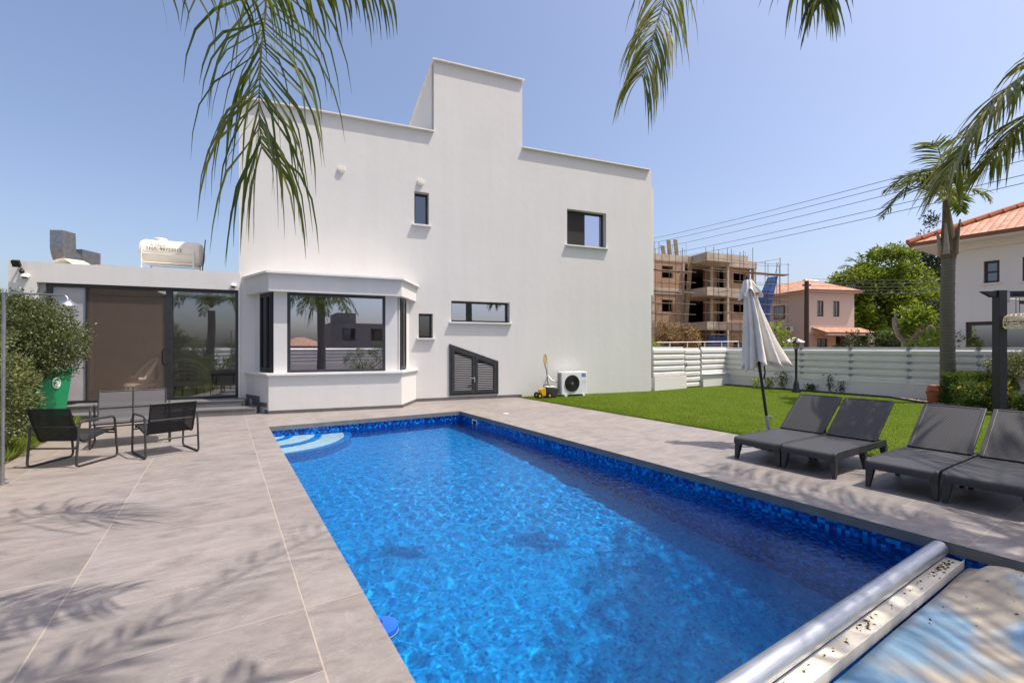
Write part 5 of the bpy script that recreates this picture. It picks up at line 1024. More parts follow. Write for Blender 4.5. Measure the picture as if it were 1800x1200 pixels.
pos = np.stack([xs_, -Ls, np.full(N, -.112)], 1); N2 = 70; cx2 = rng.normal(3.3, .28, N2); L2 = rng.normal(9.15, .25, N2); L2 = np.maximum(L2, 8.8); cx2 = np.clip(cx2, 2.2, 3.9); pos2 = np.stack([cx2, -L2, np.array([czf(a, b_)+.006 for a, b_ in zip(cx2, L2)])], 1)
pos = np.concatenate([pos, pos2]); dr = rng.normal(size=pos.shape); dr[:, 2] *= .2; o = leaf_mesh('leaf_litter', 'dead_debris', None, pos, dr, .022, .012, rng); o.location = A0; o.rotation_euler = (0, 0, PA); tag(o, kind='stuff')
p = G(680, 1107, -.2); t = thing('chlorine_floater', 'round blue floating chlorine dispenser at the left edge of the pool', 'chlorine floater', (p.x-.03, p.y, -.2), 0)
MB().lathe([(.055, -.10), (.06, -.02), (.095, -.012), (.10, .01), (.095, .03), (.05, .042), (0, .044)], 28).build('float_cap', 'blue_plastic', t, True); MB().lathe([(.097, -.03), (.099, .0), (.097, .004)], 28).build('collar', 'white_paint', t, True); MB().box(-.06, .0, -.012, .012, .036, .058).build('grip', M('deep_blue_plastic', (.004, .03, .30), .35), t)
p = W(POOLW+.015, .75, -.17); t = thing('pool_skimmer', 'small white skimmer opening in the right pool wall near the far corner', 'skimmer', p, PA+R(90)); m = MB(); frame4(m, -.11, .11, -.07, .07, .022, -.0, .022); m.build('faceplate', 'white_paint', t); MB().box(-.09, .09, .002, .008, -.05, .05).build('flap', 'black', t)
p = W(4.7, .95, .004); o = MB().lathe([(.07, 0), (.07, .004), (0, .005)], 20).build('skimmer_lid', 'white_paint', None, loc=p); tag(o, 'small round white access lid in the paving behind the pool corner', 'access lid')
# ------------------------------------------------------------------ concrete frame under construction
c0 = P(1243, 611, 40.7); CO = Vector((c0.x, c0.y, 0)); t = thing('unfinished_building', 'three storey concrete and brick block under construction with open window holes', 'building', CO, HA)
zt_ = [10.05, 6.95, 3.85]; sw, se, fr_, bk_ = -9., 8.9, 2.1, 11.
m = MB()
for k, z in enumerate(zt_):
    th_ = .62 if k == 0 else .55; m.box(sw, se if k else 8.6, fr_-.0, bk_, z-th_, z)
m.build('floor_slab', 'concrete', t)
for k, z in enumerate(zt_):
    m = MB(); th_ = .75; m.box(0, 5.0 if k == 0 else 4.8, 0., fr_-.005, z-.28, z-.003); m.box(0, 5.0 if k == 0 else 4.8, 0., .14, z-th_, z-.28); m.box(0, .14, .14, fr_-.005, z-th_, z-.28); m.build('balcony_slab', 'concrete', t)
def gridwall(mb, s0, s1, z0, z1, y, holes, rv=.25):
    xs = sorted({s0, s1}|{a for h in holes for a in h[:2]}); zs = sorted({z0, z1}|{a for h in holes for a in h[2:]})
    sol = lambda x, z: not any(h[0] < x < h[1] and h[2] < z < h[3] for h in holes)
    for i in range(len(xs)-1):
        for j in range(len(zs)-1):
            a, c, e, f = xs[i], xs[i+1], zs[j], zs[j+1]
            if sol((a+c)/2, (e+f)/2): mb.box(a, c, y, y+rv, e, f)
for k in range(3):
    zc_, zf_ = zt_[k]-(.62 if k == 0 else .55), (zt_[k+1] if k < 2 else 0.)
    m = MB(); hh = [(-3.2, -1.95, zf_+.95, zf_+2.05), (-7.5, -5.9, zf_+.9, zf_+2.1)] if k < 2 else [(-8.5, -7.2, 0, 2.2), (-4.8, -3.6, .3, 2.)]
    gridwall(m, -8.6, -.85, zf_, zc_, fr_+.06, hh); m.build('brick_wall', 'brick', t)
    m = MB(); gridwall(m, -.6, 4.6, zf_, zc_, fr_+1.2, [(-.45, 3.0, zf_+.02, zf_+2.25)]); gridwall(m, 4.9, 8.2, zf_, zc_, fr_+.5, [(6.0, 7.6, zf_+1.0, zf_+2.0)]); m.build('brick_wall', 'brick', t)
m = MB()
for s_ in (-8.8, -4.2, -.75, 4.75, 8.35):
    m.box(s_-.15, s_+.15, fr_+.02, fr_+.35, 0, zt_[0]-.63)
m.box(3.1, 3.45, fr_+.6, fr_+.9, 0, zt_[0]-.63); m.build('concrete_column', 'concrete', t)
m = MB(); m.box(-8.5, 8.3, bk_-.3, bk_, 0, zt_[0]-.63).box(-8.6, -8.4, fr_+.4, bk_, 0, zt_[0]-.63).box(8.2, 8.4, fr_+.8, bk_, 0, zt_[0]-.63); m.build('rear_wall', 'painted_void', t)
m = MB(); rg = random.Random(6)
for i in range(34): x = -8.5+i*.26; m.tube([(x, fr_+.25+(i % 2)*.5, zt_[0]), (x+rg.uniform(-.08, .08), fr_+.3+(i % 2)*.5, zt_[0]+rg.uniform(.6, 1.3))], .018, 4)
for i in range(22): x = 4.9+i*.16; m.tube([(x, fr_+.35+(i % 2)*.6, zt_[0]-.1), (x+rg.uniform(-.05, .05), fr_+.35+(i % 2)*.6, zt_[0]+rg.uniform(.4, 1.1))], .016, 4)
m.build('reinforcing_bars', 'rust_steel', t)
m = MB()
for x, h_ in ((-2.6, .9), (-1.9, 1.5), (-1.1, 1.6)): m.obox((x, fr_+.6, zt_[0]+h_/2), (.22, 0, 0), (0, .03, 0), (-.1, 0, h_/2))
m.build('formwork_panel', 'timber', t)
m = MB(); m.extr([(-1.0, fr_-.35, 3.6), (-.55, fr_-.35, 3.6), (.05, fr_-.35, zt_[0]-.1), (-.45, fr_-.35, zt_[0]-.1)], (0, .06, 0)); m.build('rubbish_chute', 'timber', t)
o = MB().box(1.9, 4.3, fr_-.35, fr_-.28, .2, 2.6).build('blue_sheet', 'net', t)
t = thing('scaffolding', 'grid of thin scaffold poles and planks in front of the unfinished building', 'scaffolding', CO, HA); rg = random.Random(12); m = MB()
pl = [(-8.4+1.5*i, -.75 if (-8.4+1.5*i) > -1 else 1.3) for i in range(12)]
for row in (0, .9):
    for (x, y) in pl: m.tube([(x, y-row, 0), (x+rg.uniform(-.05, .05), y-row, 9.9+rg.uniform(0, .5) if x < 4 else 9.3)], .024, 5)
    for z in (1.7, 2.6, 3.6, 4.5, 5.4, 6.4, 7.3, 8.2, 9.1):
        m.tube([(-8.8, 1.3-row, z), (-.9, 1.3-row, z+rg.uniform(-.06, .06))], 0.020, 5); m.tube([(-1.2, -.75-row, z+.05), (5.6, -.75-row, z), (8.3, -.75-row, z+.1)], .020, 5)
for z in (2.6, 4.5, 6.4, 8.2):
    for (x, y) in pl[::2]: m.tube([(x, y+.25, z), (x, y-1.1, z)], .022, 5)
m.tube([(-.9, 1.3, 1.7), (-.9, -1.6, 1.7)], .025, 5); m.tube([(8.2, -.75, 0), (8.2, -.75, 10.0)], .032, 5); m.tube([(5.6, -.75, 9.4), (8.2, -.75, 9.9)], .022, 5)
for a, c in (((-8, 1.3, 0), (-4, 1.3, 4)), ((3, -.75, 2), (6, -.75, 6)), ((5.6, -.75, 4), (8, -.75, 9.5))): m.tube([a, c], .025, 5)
m.build('scaffold_tubes', 'rust_steel', t)
for (x0_, x1_, y, z) in ((-8.4, -1., .85, 6.42), (-7., -1.2, .85, 8.25), (2.9, 8.3, -1.2, 8.22), (1., 6, -1.2, 4.55), (5.6, 8.3, -1.2, 5.9)): MB().box(x0_, x1_, y-.35, y+.25, z, z+.06).build('scaffold_plank', 'timber', t)
m = MB(); m.extr([(5.2, -.6, 5.5), (6.0, -.6, 6.7), (6.8, -.6, 8.1), (8.15, -.6, 8.3), (7.6, -.6, 6.6), (7.15, -.6, 5.2), (6.95, -.6, 1.8), (6.1, -.6, 1.9), (5.9, -.6, 4.4)], (0, .03, 0)); m.extr([(5.1, -.5, 4.2), (5.9, -.5, 4.2), (5.9, -.5, 5.6), (5.1, -.5, 5.7)], (0, .03, 0)); m.build('debris_net', 'net', t)
# ------------------------------------------------------------------ pink house with tiled roof
c0 = P(1421, 611, 46.5); t = thing('pink_house', 'pink two storey house with an orange tiled roof and porch beyond the fence', 'house', (c0.x, c0.y, 0), R(12)); t.scale = (1.1625,)*3; ze = 6.35; FWd, FD = 4.9, 8.2
m = MB(); gridwall(m, 0, FWd, 2.55, ze, 0, [(.9, 1.6, 4.05, 5.45), (2.6, 3.3, 4.05, 5.45)], .2); m.box(0, .2, .2, FD, 0, ze).box(FWd-.2, FWd, .2, FD, 0, ze).box(.2, FWd-.2, FD-.2, FD, 0, ze); m.build('wall', 'pink_wall', t)
m = MB(); gridwall(m, 0, FWd, 0, 2.55, 0, [(.9, 2.0, 0, 2.1), (2.9, 4.4, 0, 2.3)], .2); m.build('stone_wall', 'stone_clad', t); MB().box(.25, FWd-.25, 1.2, 1.4, 0, ze-.2).build('inner_wall', 'painted_void', t)
for (a, c, z0_, z1_) in ((.9, 1.6, 4.05, 5.45), (2.6, 3.3, 4.05, 5.45), (.9, 2.0, 0, 2.1)):
    m = MB(); frame4(m, a, c, z0_, z1_, .07, .08, .16); m.box((a+c)/2-.03, (a+c)/2+.03, .08, .16, z0_+.07, z1_-.07); f = m.build('window', 'brown_frame', t); MB().box(a+.06, c-.06, .11, .12, z0_+.06, z1_-.06).build('pane', 'glass_dark', f)
m = MB(); m.box(-.05, .02, 2.6, 3.9, 4.0, 5.25); f = m.build('window', 'brown_frame', t); MB().box(-.06, -.05, 2.7, 3.8, 4.1, 5.15).build('pane', 'glass_dark', f)
def hip(mb, x0, x1, y0, y1, z, rise):
    w_, d_ = x1-x0, y1-y0
    if w_ < d_: r0, r1 = ((x0+x1)/2, y0+w_/2, z+rise), ((x0+x1)/2, y1-w_/2, z+rise)
    else: r0, r1 = (x0+d_/2, (y0+y1)/2, z+rise), (x1-d_/2, (y0+y1)/2, z+rise)
    c_ = [(x0, y0, z), (x1, y0, z), (x1, y1, z), (x0, y1, z)]; F_ = []
    if w_ < d_: F_ = [[c_[0], c_[1], r0], [c_[1], c_[2], r1, r0], [c_[2], c_[3], r1], [c_[3], c_[0], r0, r1]]
    else: F_ = [[c_[0], c_[1], r1, r0], [c_[1], c_[2], r1], [c_[2], c_[3], r0, r1], [c_[3], c_[0], r0]]
    return F_
def tiled(parent, faces, name='roof', th=.14):
    m = MB(); uvs = []
    for f in faces:
        m.add(f, [tuple(range(len(f)))]); a, b_ = Vector(f[0]), Vector(f[1]); e = (b_-a).normalized(); n_ = (b_-a).cross(Vector(f[2])-a).normalized(); u_ = n_.cross(e)
        uvs += [((Vector(p)-a).dot(e), (Vector(p)-a).dot(u_)) for p in f]
    o = m.build(name, 'roof_tile', parent, recalc=False); uv = o.data.uv_layers.new(name='UVMap')
    for l in o.data.loops: uv.data[l.index].uv = uvs[l.vertex_index]
    md = o.modifiers.new('tile_depth', 'SOLIDIFY'); md.thickness = th; md.offset = -1; return o
tiled(t, hip(None, -.5, FWd+.5, -.5, FD+.5, ze+.02, 1.35)); MB().box(-.45, FWd+.45, -.45, FD+.45, ze-.14, ze+.0).build('eaves', 'pink_wall', t)
po = tiled(t, [[(.35, -1.5, 2.62), (FWd+.6, -1.5, 2.62), (FWd+.6, -.02, 3.1), (.35, -.02, 3.1)]], 'porch_roof', .12)
m = MB(); m.box(FWd+.2, FWd+.5, -1.4, -1.1, 0, 2.5).box(.5, FWd+.5, -1.45, -1.2, 2.35, 2.5); m.build('porch_column', 'pink_wall', t)
a_ = thing('solar_water_heater', 'white solar water heater tank and panel on the pink house roof', 'solar heater', t.location+Vector((2.9, 2.9, 8.4)), R(12)); m = MB(); m.tube([(-.85, .9, .35), (.75, .9, .35)], .28, 20); m.build('tank', 'white_paint', a_, True); m = MB(); m.obox((.6, .1, -.05), (1.1, 0, -.0), (0, .8, .32), (0, -.02, .05)); m.build('panel', M('solar_panel', (.42, .45, .48), .2, .3), a_); m = MB(); m.bar((-.6, .9, -.6), (-.6, .9, .3), .05, .05); m.bar((.5, .9, -.6), (.5, .9, .3), .05, .05); m.build('stand', 'galv', a_)
for i, (y, lbl) in enumerate(((1.9, 'air conditioner unit on the side wall of the pink house, nearer its corner'), (3.6, 'air conditioner unit on the side wall of the pink house, farther from its corner'))):
    lc = Matrix.Translation(t.location) @ Matrix.Rotation(R(12), 4, 'Z') @ Vector((-.02, y*1.16, 3.2)); a_ = thing('wall_air_conditioner', lbl, 'air conditioner', lc, R(12), 'air conditioners on the pink house'); MB().box(-.36, -.02, -.4, .4, 0, .58).build('casing', 'white_paint', a_, bevel=.02); MB().tube([(-.37, -.08, .29), (-.35, -.08, .29)], .22, 20).build('fan_grille', 'black', a_)
# utility pole, its wires and the long overhead cables
p = P(1418, 611, 34.); t = thing('utility_pole', 'dark brown utility pole in front of the pink house', 'utility pole', (p.x, p.y, 0)); pzt = EYE-(494-HV)/FOC*34.; m = MB(); m.tube([(0, 0, 0), (0, 0, pzt)], [.19, .15], 10); m.build('pole', 'pole_wood', t, True); MB().box(-.3, .3, -.06, .06, pzt-.35, pzt-.25).build('cross_arm', 'pole_wood', t)
lw = ['topmost of the overhead cables crossing the sky behind the right palm', 'second overhead cable from the top behind the right palm', 'middle overhead cable behind the right palm', 'fourth overhead cable from the top behind the right palm', 'lowest long overhead cable rising to the right edge of the sky']
for i, (va, vb) in enumerate(((419, 254.7), (427, 268), (438, 285), (451, 310.6), (460, 325))):
    a, c = P(1149, va, 62), P(1800, vb, 24); dv_ = c-a; a2 = a-dv_*.35; c2 = c+dv_*.25; pts = [a2.lerp(c2, k/24)-Vector((0, 0, .5*math.sin(math.pi*k/24)-.33)) for k in range(25)]; o = MB().tube(pts, .020, 5).build('overhead_cable', 'wire', None, True); tag(o, lw[i], 'cable', 'overhead cables across the sky')
lw = ['topmost pale cable strung from the pink house across the green tree', 'second pale cable across the green tree', 'middle pale cable across the green tree', 'fourth pale cable across the green tree', 'lowest pale cable across the green tree']
for i, (va, vb) in enumerate(((490, 489.5), (495.5, 495), (502, 500.5), (508, 506.5), (514, 511.5))):
    a, c = P(1425, va, 34), P(1690, vb, 24); pts = [a.lerp(c, k/16)-Vector((0, 0, .10*math.sin(math.pi*k/16))) for k in range(17)]; o = MB().tube(pts, .012, 5).build('service_cable', 'galv', None, True); tag(o, lw[i], 'cable', 'service cables in front of the green tree')
# street rail in front of the unfinished building
p0_, p1_ = P(1146, 602, 23), P(1298, 600, 24.); t = thing('street_railing', 'thin pale metal railing beyond the fence, in front of the unfinished building', 'railing', (p0_.x, p0_.y, 0)); dv_ = Vector((p1_.x-p0_.x, p1_.y-p0_.y, 0)); m = MB(); m.tube([(0, 0, p0_.z), (dv_.x, dv_.y, p1_.z)], .028, 6); m.tube([(0, 0, p0_.z-.45), (dv_.x, dv_.y, p1_.z-.45)], .022, 6)
for k in range(6): q = dv_*(k/5); m.tube([(q.x, q.y, 0), (q.x, q.y, p0_.z)], .025, 6)
m.build('rails', 'fence_white', t)
p = P(1396, 598, 27.); t = thing('market_umbrella', 'small beige sunshade beyond the fence behind the lamp post', 'sunshade', (p.x, p.y, 0)); zz = p.z; MB().lathe([(.56, zz-.12), (.54, zz-.07), (.28, zz+.06), (.02, zz+.18)], 8).build('canopy', 'umbrella', t); MB().tube([(0, 0, 0), (0, 0, zz+.15)], .02, 6).build('pole', 'black', t)
# ------------------------------------------------------------------ white neighbour with terracotta roof
t = thing('white_house', 'white two storey house with terracotta roof and dark brown windows at the right edge', 'house', W(22, 0), PA)   # local x = e, y = -L
ze = 5.25; LW = 4.35; m = MB()
def ewall(mb, x, ya, yb, z0, z1, holes, th=.25):
    ys = sorted({ya, yb}|{a for h in holes for a in h[:2]}); zs = sorted({z0, z1}|{a for h in holes for a in h[2:]})
    for i in range(len(ys)-1):
        for j in range(len(zs)-1):
            a, c, e, f = ys[i], ys[i+1], zs[j], zs[j+1]
            if not any(h[0] < (a+c)/2 < h[1] and h[2] < (e+f)/2 < h[3] for h in holes): mb.box(x, x+th, a, c, e, f)
def LY(u):   # where the ray through column u meets the house face: local y
    k = (u-CU)/FOC; b_ = W(22, 0); L = (k*b_.y-b_.x)/(E2.x-k*E2.y); return -L, (b_+E2*L).y
def HZ(u, v): return EYE-(v-HV)/FOC*LY(u)[1]
w1 = (LY(1757)[0], LY(1729)[0], HZ(1743, 497), HZ(1743, 458)); w2 = (LY(1830)[0], LY(1797)[0], HZ(1810, 493), HZ(1810, 450)); w3 = (LY(1900)[0], LY(1697)[0], .2, HZ(1697, 566))
ewall(m, 0, -16, -LW, 0, ze, [w1, w2, w3]); m.box(.25, 9, -LW-.25, -LW, 0, ze).box(8.75, 9, -16, -LW-.25, 0, ze).box(.25, 8.75, -16, -15.75, 0, ze); m.build('wall', 'cream_wall', t)
MB().box(.55, .6, -15.7, -LW-.3, 0, ze-.3).build('curtain', 'blind', t)
for i, h in enumerate((w1, w2, w3)):
    m = MB(); fw_ = .08 if i < 2 else .13; m.box(.10, .18, h[0], h[0]+fw_, h[2], h[3]).box(.10, .18, h[1]-fw_, h[1], h[2], h[3]).box(.10, .18, h[0]+fw_, h[1]-fw_, h[2], h[2]+fw_).box(.10, .18, h[0]+fw_, h[1]-fw_, h[3]-fw_, h[3])
    if i < 2: m.box(.09, .17, h[0]+fw_, h[1]-fw_, (h[2]+h[3])/2-.03, (h[2]+h[3])/2+.03)
    else: q = LY(1757)[0]; m.box(.09, .17, q-.1, q+.1, h[2]+fw_, h[3]-fw_)
    f = m.build('window', 'brown_frame', t); MB().box(.13, .14, h[0]+fw_*.8, h[1]-fw_*.8, h[2]+fw_*.8, h[3]-fw_*.8).build('pane', 'glass_dark' if i < 2 else 'glass', f)
    if i < 2: MB().box(-.06, .1, h[0]-.06, h[1]+.06, h[2]-.06, h[2]).build('sill', 'cream_wall', f)
m = MB(); m.box(-.75, 9.7, -16.5, -LW+1.0, ze+.0, ze+.16).box(-.12, .0, -16, -LW, ze-.22, ze); m.build('eaves', 'cream_wall', t)
tiled(t, hip(None, -.85, 9.8, -16.6, -LW+1.1, ze+.18, 2.5)); m = MB()
x0, x1, y0, y1, z_ = -.85, 9.8, -16.6, -LW+1.1, ze+.18; hw_ = (x1-x0)/2; rc = (x0+hw_, y1-hw_, z_+2.5)
for a_ in ((x0, y1, z_), (x1, y1, z_)):
    n_ = 18
    for k in range(n_):
        p_, q_ = Vector(a_).lerp(Vector(rc), k/n_), Vector(a_).lerp(Vector(rc), (k+1.08)/n_); m.tube([p_+Vector((0, 0, .03)), q_+Vector((0, 0, .06))], [.13, .10], 8)
m.build('hip_tiles', 'terracotta', t, True)
# ------------------------------------------------------------------ trees beyond the fence
def tree(name, label, cat, loc, trunk_pts, tr, blobs, n, leaf, wdt, ncl, clr, mat, seed, inner=.35, bark='bark', limbs=6, group=None, droop=0.):
    t = thing(name, label, cat, loc, 0, group); m = MB(); cv = catmull(trunk_pts, 12); m.tube(cv, [tr*(1-.055*j) for j in range(13)], 9); top = Vector(trunk_pts[-1]); rg = random.Random(seed)
    for i in range(limbs):
        b_ = blobs[i % len(blobs)]; e = Vector((b_[0]+rg.uniform(-.6, .6)*b_[3], b_[1]+rg.uniform(-.6, .6)*b_[4], b_[2]+rg.uniform(-.3, .6)*b_[5])); s_ = cv[rg.randint(6, 11)]; m.tube(catmull([s_, s_.lerp(e, .45)+Vector((0, 0, .25)), e], 8), [tr*.45*(1-.1*j) for j in range(9)], 6)
    m.build('trunk', bark, t, True); crown('crown', mat, t, blobs, n, leaf, wdt, ncl, clr, seed, inner, droop); return t
p = P(1552, 611, 52.); bt = tree('broadleaf_tree', 'big bright green broadleaf tree between the pink house and the white house', 'tree', (p.x, p.y, 0), [(0, 0, 0), (.1, 0, 1.5), (0, 0, 3.5)], .28, [(.2, 0, 7.4, 1.9, 2., 1.7), (-1.9, .2, 5.9, 1.9, 2., 1.5), (1.9, -.2, 5.6, 2.0, 2., 1.7), (-2.6, 0, 3.6, 1.6, 1.8, 1.9), (0, -.4, 4.6, 2.2, 2.2, 2.0), (2.6, 0, 3.0, 1.8, 1.8, 2.0), (-.6, 0, 2.2, 2.6, 2., 1.7)], 36000, .25, .15, 420, .5, 'tree_leaf', 301, .5, limbs=12); bt.scale = (1.42,)*3
p = P(1622, 611, 58.); tree('conifer_tree', 'tall dark evergreen tree behind the palm and the white house', 'tree', (p.x, p.y, 0), [(0, 0, 0), (0, 0, 4), (0, 0, 9)], .3, [(.6, 0, 11.6, 1.3, 1.3, 2.4), (1.2, 0, 9.2, 2.1, 2., 2.0), (-.6, 0, 7.6, 2.4, 2.2, 2.2), (0, 0, 4.5, 3.2, 2.6, 3.4), (2.2, 0, 6.0, 2.4, 2.2, 2.6)], 16000, .26, .13, 190, .65, 'dark_leaf', 302, .3, limbs=10).scale = (1.32,)*3
p = P(1702, 611, 52.); tree('conifer_tree', 'tip of a dark evergreen showing over the terracotta roof', 'tree', (p.x, p.y, 0), [(0, 0, 0), (0, 0, 5), (0, 0, 13)], .25, [(0, 0, 13.4, .75, .8, 1.3), (.3, 0, 11., 1.5, 1.4, 1.6)], 2200, .28, .14, 40, .4, 'dark_leaf', 303, .3, limbs=4)
p = P(1512, 611, 56.); t = thing('date_palm', 'date palm fronds poking out above the bright green tree', 'palm tree', (p.x, p.y, 0)); t.scale = (1.4,)*3; trunk(t, [(0, 0, 0), (0, 0, 3.), (.2, 0, 7.4)], lambda f: .3)
for i, a in enumerate((20, 50, 80, 105, 130, 155, 178, 200, 330)): ca_, sa_ = math.cos(R(a)), math.sin(R(a)); frond(t, [(.2, 0, 7.4), (.2+ca_*1.0, -.3, 7.4+sa_*1.0+.2), (.2+ca_*2.0, -.5, 7.4+sa_*1.75), (.2+ca_*2.7, -.6, 7.4+sa_*2.0-.35)], .6, 26, .07, .12, (0, 0, 0), (0, 1, .4), 400+i, 'hedge_leaf', .2, .05)
p = P(1560, 611, 30.); t = thing('fan_palm', 'low feathery palm in deep shade beyond the fence, under the green tree', 'palm tree', (p.x, p.y, 0)); trunk(t, [(0, 0, 0), (0, 0, .7), (0, 0, 1.2)], lambda f: .2)
for i, a in enumerate((15, 40, 65, 90, 115, 140, 165)): ca_, sa_ = math.cos(R(a)), math.sin(R(a)); frond(t, [(0, 0, 1.2), (ca_*.6, -.2, 1.2+sa_*.9+.1), (ca_*1.3, -.3, 1.2+sa_*1.5), (ca_*1.9, -.4, 1.2+sa_*1.3)], .55, 24, .05, .35, (0, 0, 0), None, 420+i, 'hedge_leaf', .15, .03)
# frangipani: bare pale limbs with tufts
p = P(1597, 611, 22.); t = thing('frangipani_tree', 'frangipani tree with bare pale forked limbs and a few leaf tufts beyond the fence', 'tree', (p.x, p.y, 0)); k_ = 22/800; q = lambda u, v, y=0: ((u-1597)*k_, y, EYE-(v-HV)*k_); m = MB()
for pts, r_ in (([(-.1, 0, 0), q(1590, 612), q(1588, 597)], .17), ([q(1588, 600), q(1578, 588), q(1572, 572), q(1571, 559)], .11), ([q(1590, 600), q(1582, 580, .2), q(1580, 562, .2), q(1581, 550, .2)], .09), ([q(1590, 600), q(1603, 594), q(1620, 583), q(1634, 572)], .11), ([q(1634, 572), q(1641, 578), q(1650, 590)], .08), ([q(1594, 605), q(1602, 588, -.2), q(1612, 572, -.2), q(1622, 562, -.2)], .10), ([q(1590, 602), q(1600, 582, .2), q(1598, 572, .2)], .08), ([q(1606, 604), q(1611, 590), q(1618, 576)], .08)): m.tube(catmull(pts, 10), [r_*(1-.045*j) for j in range(11)], 8)
m.build('trunk', 'bark_pale', t, True); crown('crown', 'lime_leaf', t, [(*q(1581, 548), .30, .3, .16), (*q(1605, 556), .45, .4, .28), (*q(1622, 552), .55, .4, .26), (*q(1602, 570), .5, .4, .3), (*q(1590, 580), .25, .3, .25)], 900, .24, .09, 26, .16, 311)
p = P(1672, 611, 17.); t = bush('fig_shrub', 'sparse shrub with long leaves behind the fence, right of the palm trunk', 'shrub', (p.x, p.y, 0), [(0, 0, 1.65, .55, .4, .5), (-.9, .2, 1.6, .5, .4, .45)], 330, .26, .10, 30, .3, 'lime_leaf', 312, bark='bark_pale', stems=4, sh=.6)
p = P(1362, 611, 19.); tree('lemon_tree', 'small bright leafed lemon tree just behind the folded parasol', 'tree', (p.x, p.y, 0), [(0, 0, 0), (0, 0, .6), (0, 0, 1.1)], .05, [(.05, 0, 1.75, .55, .5, .75), (-.35, 0, 2.1, .3, .3, .45), (.45, 0, 1.8, .4, .3, .38), (0, 0, 1.0, .5, .4, .5)], 1500, .13, .06, 60, .16, 'lime_leaf', 313, .3, limbs=8)
p = P(1190, 611, 26.); tree('dead_tree', 'dry brown withered tree with rounded dead clumps in front of the unfinished building', 'tree', (p.x, p.y, 0), [(0, 0, 0), (0, 0, .7), (0, 0, 1.1)], .09, [(-.75, 0, 2.35, .55, .5, .55), (-.1, 0, 1.75, .75, .6, .60), (.75, 0, 2.1, .62, .6, .60), (.1, .1, 2.5, .4, .4, .3), (-.6, 0, 1.4, .5, .4, .35)], 6500, .12, .06, 120, .17, 'dry_leaf', 314, .4, limbs=12)
p = P(1151, 611, 21.); bush('green_shrub', 'green twigs peeping out between the house corner and the fence', 'shrub', (p.x-.1, p.y, 0), [(0, 0, 1.5, .2, .3, .55)], 260, .13, .06, 16, .14, 'lime_leaf', 315)
p = P(1640, 611, 30.); bush('dark_shrubbery', 'dark shrubbery in the shade below the tall evergreen', 'shrub', (p.x, p.y, 0), [(0, 0, 2.6, 1.8, 1.2, 2.6), (-2.2, .2, 1.4, 1.5, 1.2, 1.6), (-4.4, .6, 1.2, 1.6, 1.2, 1.4)], 9000, .18, .09, 120, .4, 'dark_leaf', 316)
# ------------------------------------------------------------------ what stands behind the camera (seen in the window panes)
pr0, pr1 = Vector((-9, -6.2, 0)), Vector((13, -10.2, 0)); dv_ = pr0-pr1; t = thing('slat_fence', 'white slat fence behind the camera, mirrored in the bay window', 'fence', pr1, math.atan2(dv_.y, dv_.x)); Lr = dv_.length
m = MB(); slats(m, (0, 0, 0), (Lr, 0, 0), .45, 5); m.build('slat_panel', 'fence_white', t)
for k in range(12): MB().box(k*2., k*2.+.08, .01, .09, .4, 1.52).build('post', 'fence_grey', t)
MB().box(0, Lr, -.08, .1, 0, .44).build('base_wall', 'low_wall', t)
t = thing('grey_house', 'plain grey brown house behind the camera, mirrored in the bay window', 'house', (11.4, -21., 0), R(14)); m = MB(); m.box(-2.9, 2.7, -5, 0, 0, 3.9).box(-2.3, -.5, -4.5, -.2, 3.9, 4.9); m.build('wall', M('grey_brown_render', (.22, .19, .18), .9), t)
for (x, z) in ((-1.2, 2.2), (-1.2, .4), (1.5, 2.2)): m = MB(); m.box(x-.6, x+.6, -.02, .03, z, z+1.2); f = m.build('window', 'dark_frame', t); MB().box(x-.54, x+.54, .03, .04, z+.06, z+1.14).build('pane', 'glass_dark', f)
t = thing('tiled_house', 'orange roofed house far behind the camera, mirrored in the bay window', 'house', (9.3, -31., 0), R(10)); MB().box(-2.4, 2.4, -4, 0, 0, 1.7).build('wall', 'cream_wall', t); tiled(t, hip(None, -2.8, 2.8, -4.4, .4, 1.7, 1.0))
bush('flowering_bush', 'dark bush with pale blossom behind the camera at the left, mirrored in the bay window', 'bush', (-4.0, -5.2, 0), [(0, 0, 1.0, 1.3, .7, .9), (-1.6, 0, 1.1, 1.2, .7, 1.0)], 5000, .08, .04, 120, .2, 'hedge_leaf', 320)
bush('dark_bush', 'dark rounded bush behind the camera at the right, mirrored in the bay window', 'bush', (4.6, -6.6, 0), [(0, 0, .7, 1.2, .7, .7), (2.2, -.3, 1.2, 1.2, .8, 1.2)], 5000, .08, .04, 120, .2, 'hedge_leaf', 321)
bush('green_bush', 'leafy hedge behind the camera at the far left, mirrored in the glass door', 'bush', (-10.5, -4.5, 0), [(0, 0, .9, 2.0, .9, 1.), (2.6, -.8, .9, 1.6, .8, .9)], 6000, .09, .045, 120, .22, 'tree_leaf', 322)
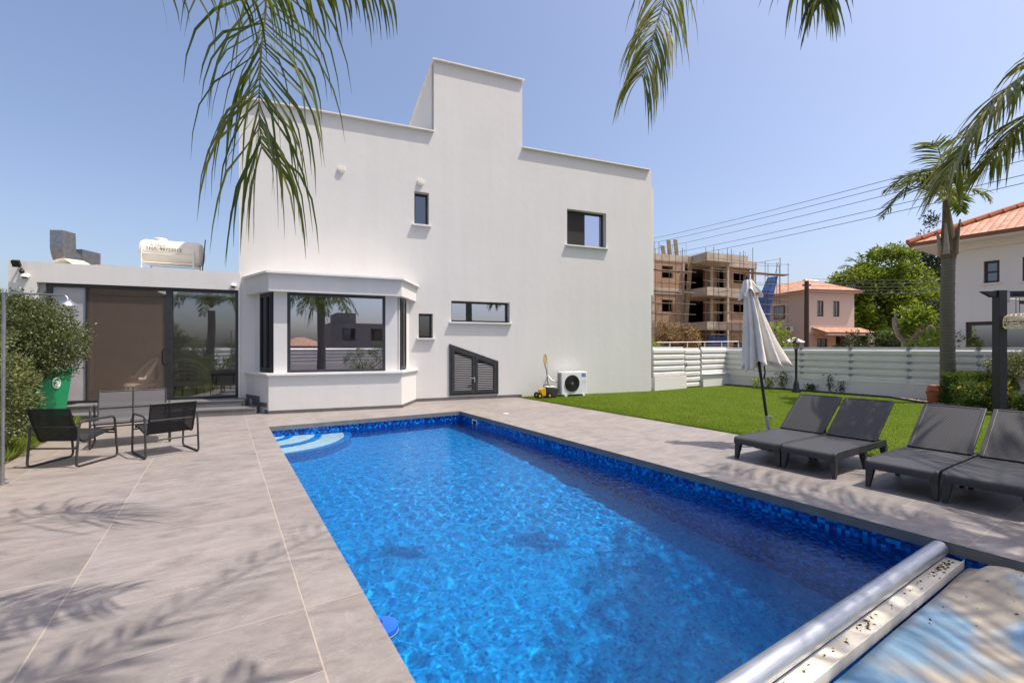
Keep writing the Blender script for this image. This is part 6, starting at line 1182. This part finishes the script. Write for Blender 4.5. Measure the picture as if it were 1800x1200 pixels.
# ------------------------------------------------------------------ left boundary of the garden, beside the picture
a_ = W(-6.4, 12); t = thing('slat_fence', 'white slat fence along the left boundary of the garden, behind the bushes', 'fence', a_, PA+R(90)); m = MB(); slats(m, (0, 0, 0), (18.5, 0, 0), .45, 5); m.build('slat_panel', 'fence_white', t); MB().box(0, 18.5, -.08, .1, -.05, .44).build('base_wall', 'low_wall', t)
for k in range(10): MB().box(k*2.04, k*2.04+.08, .01, .09, .4, 1.52).build('post', 'fence_grey', t)
bush('garden_hedge', 'loose green hedge in front of the left boundary fence, left of the patio chairs', 'hedge', W(-5.2, 5), [(-1.6, 2.2, .55, 1.3, .8, .6), (0, 0, .6, 1.2, .8, .65), (1.6, -2.4, .55, 1.3, .8, .6), (3.2, -4.9, .5, 1.2, .8, .55)], 9000, .09, .04, 190, .22, 'hedge_leaf', 330)
m = MB(); m.quad((-6.4, -12, -.012), (-3.1, -12, -.012), (-3.1, 6.5, -.012), (-6.4, 6.5, -.012)); N = 9000; Ls = rng.uniform(-2.5, 11, N); es = rng.uniform(-6.2, -3.2, N); sel = (es < -3.9) | (Ls > 2.2); Ls, es = Ls[sel], es[sel]
xy = np.array(A0)[None, :2]+es[:, None]*np.array(E1)[None, :2]+Ls[:, None]*np.array(E2)[None, :2]; dr = rng.normal(size=(len(Ls), 3))*.4; dr[:, 2] = 1.; o = leaf_mesh('rough_grass', 'grass_leaf', None, np.concatenate([xy, np.full((len(Ls), 1), -.02)], 1), dr, .10, .012, rng); tag(o, kind='stuff')
for i, (x, y, s_, lbl) in enumerate(((-22, 14, 1., 'green tree beyond the left boundary fence, nearest the wing'), (-26, 3, 1.2, 'broad green tree beyond the left boundary fence, farther out'), (-17, 24, .8, 'low green tree behind the wing of the villa'))):
    tree('broadleaf_tree', lbl, 'tree', (x, y, 0), [(0, 0, 0), (.1, 0, 1.2), (0, 0, 2.2)], .2, [(0, 0, 3.3*s_, 1.7*s_, 1.7*s_, 1.2*s_), (-1.1*s_, .2, 2.5*s_, 1.2*s_, 1.2*s_, 1.*s_), (1.2*s_, -.2, 2.4*s_, 1.2*s_, 1.2*s_, .9*s_)], 5000, .2, .1, 90, .4, 'tree_leaf', 340+i, limbs=6)
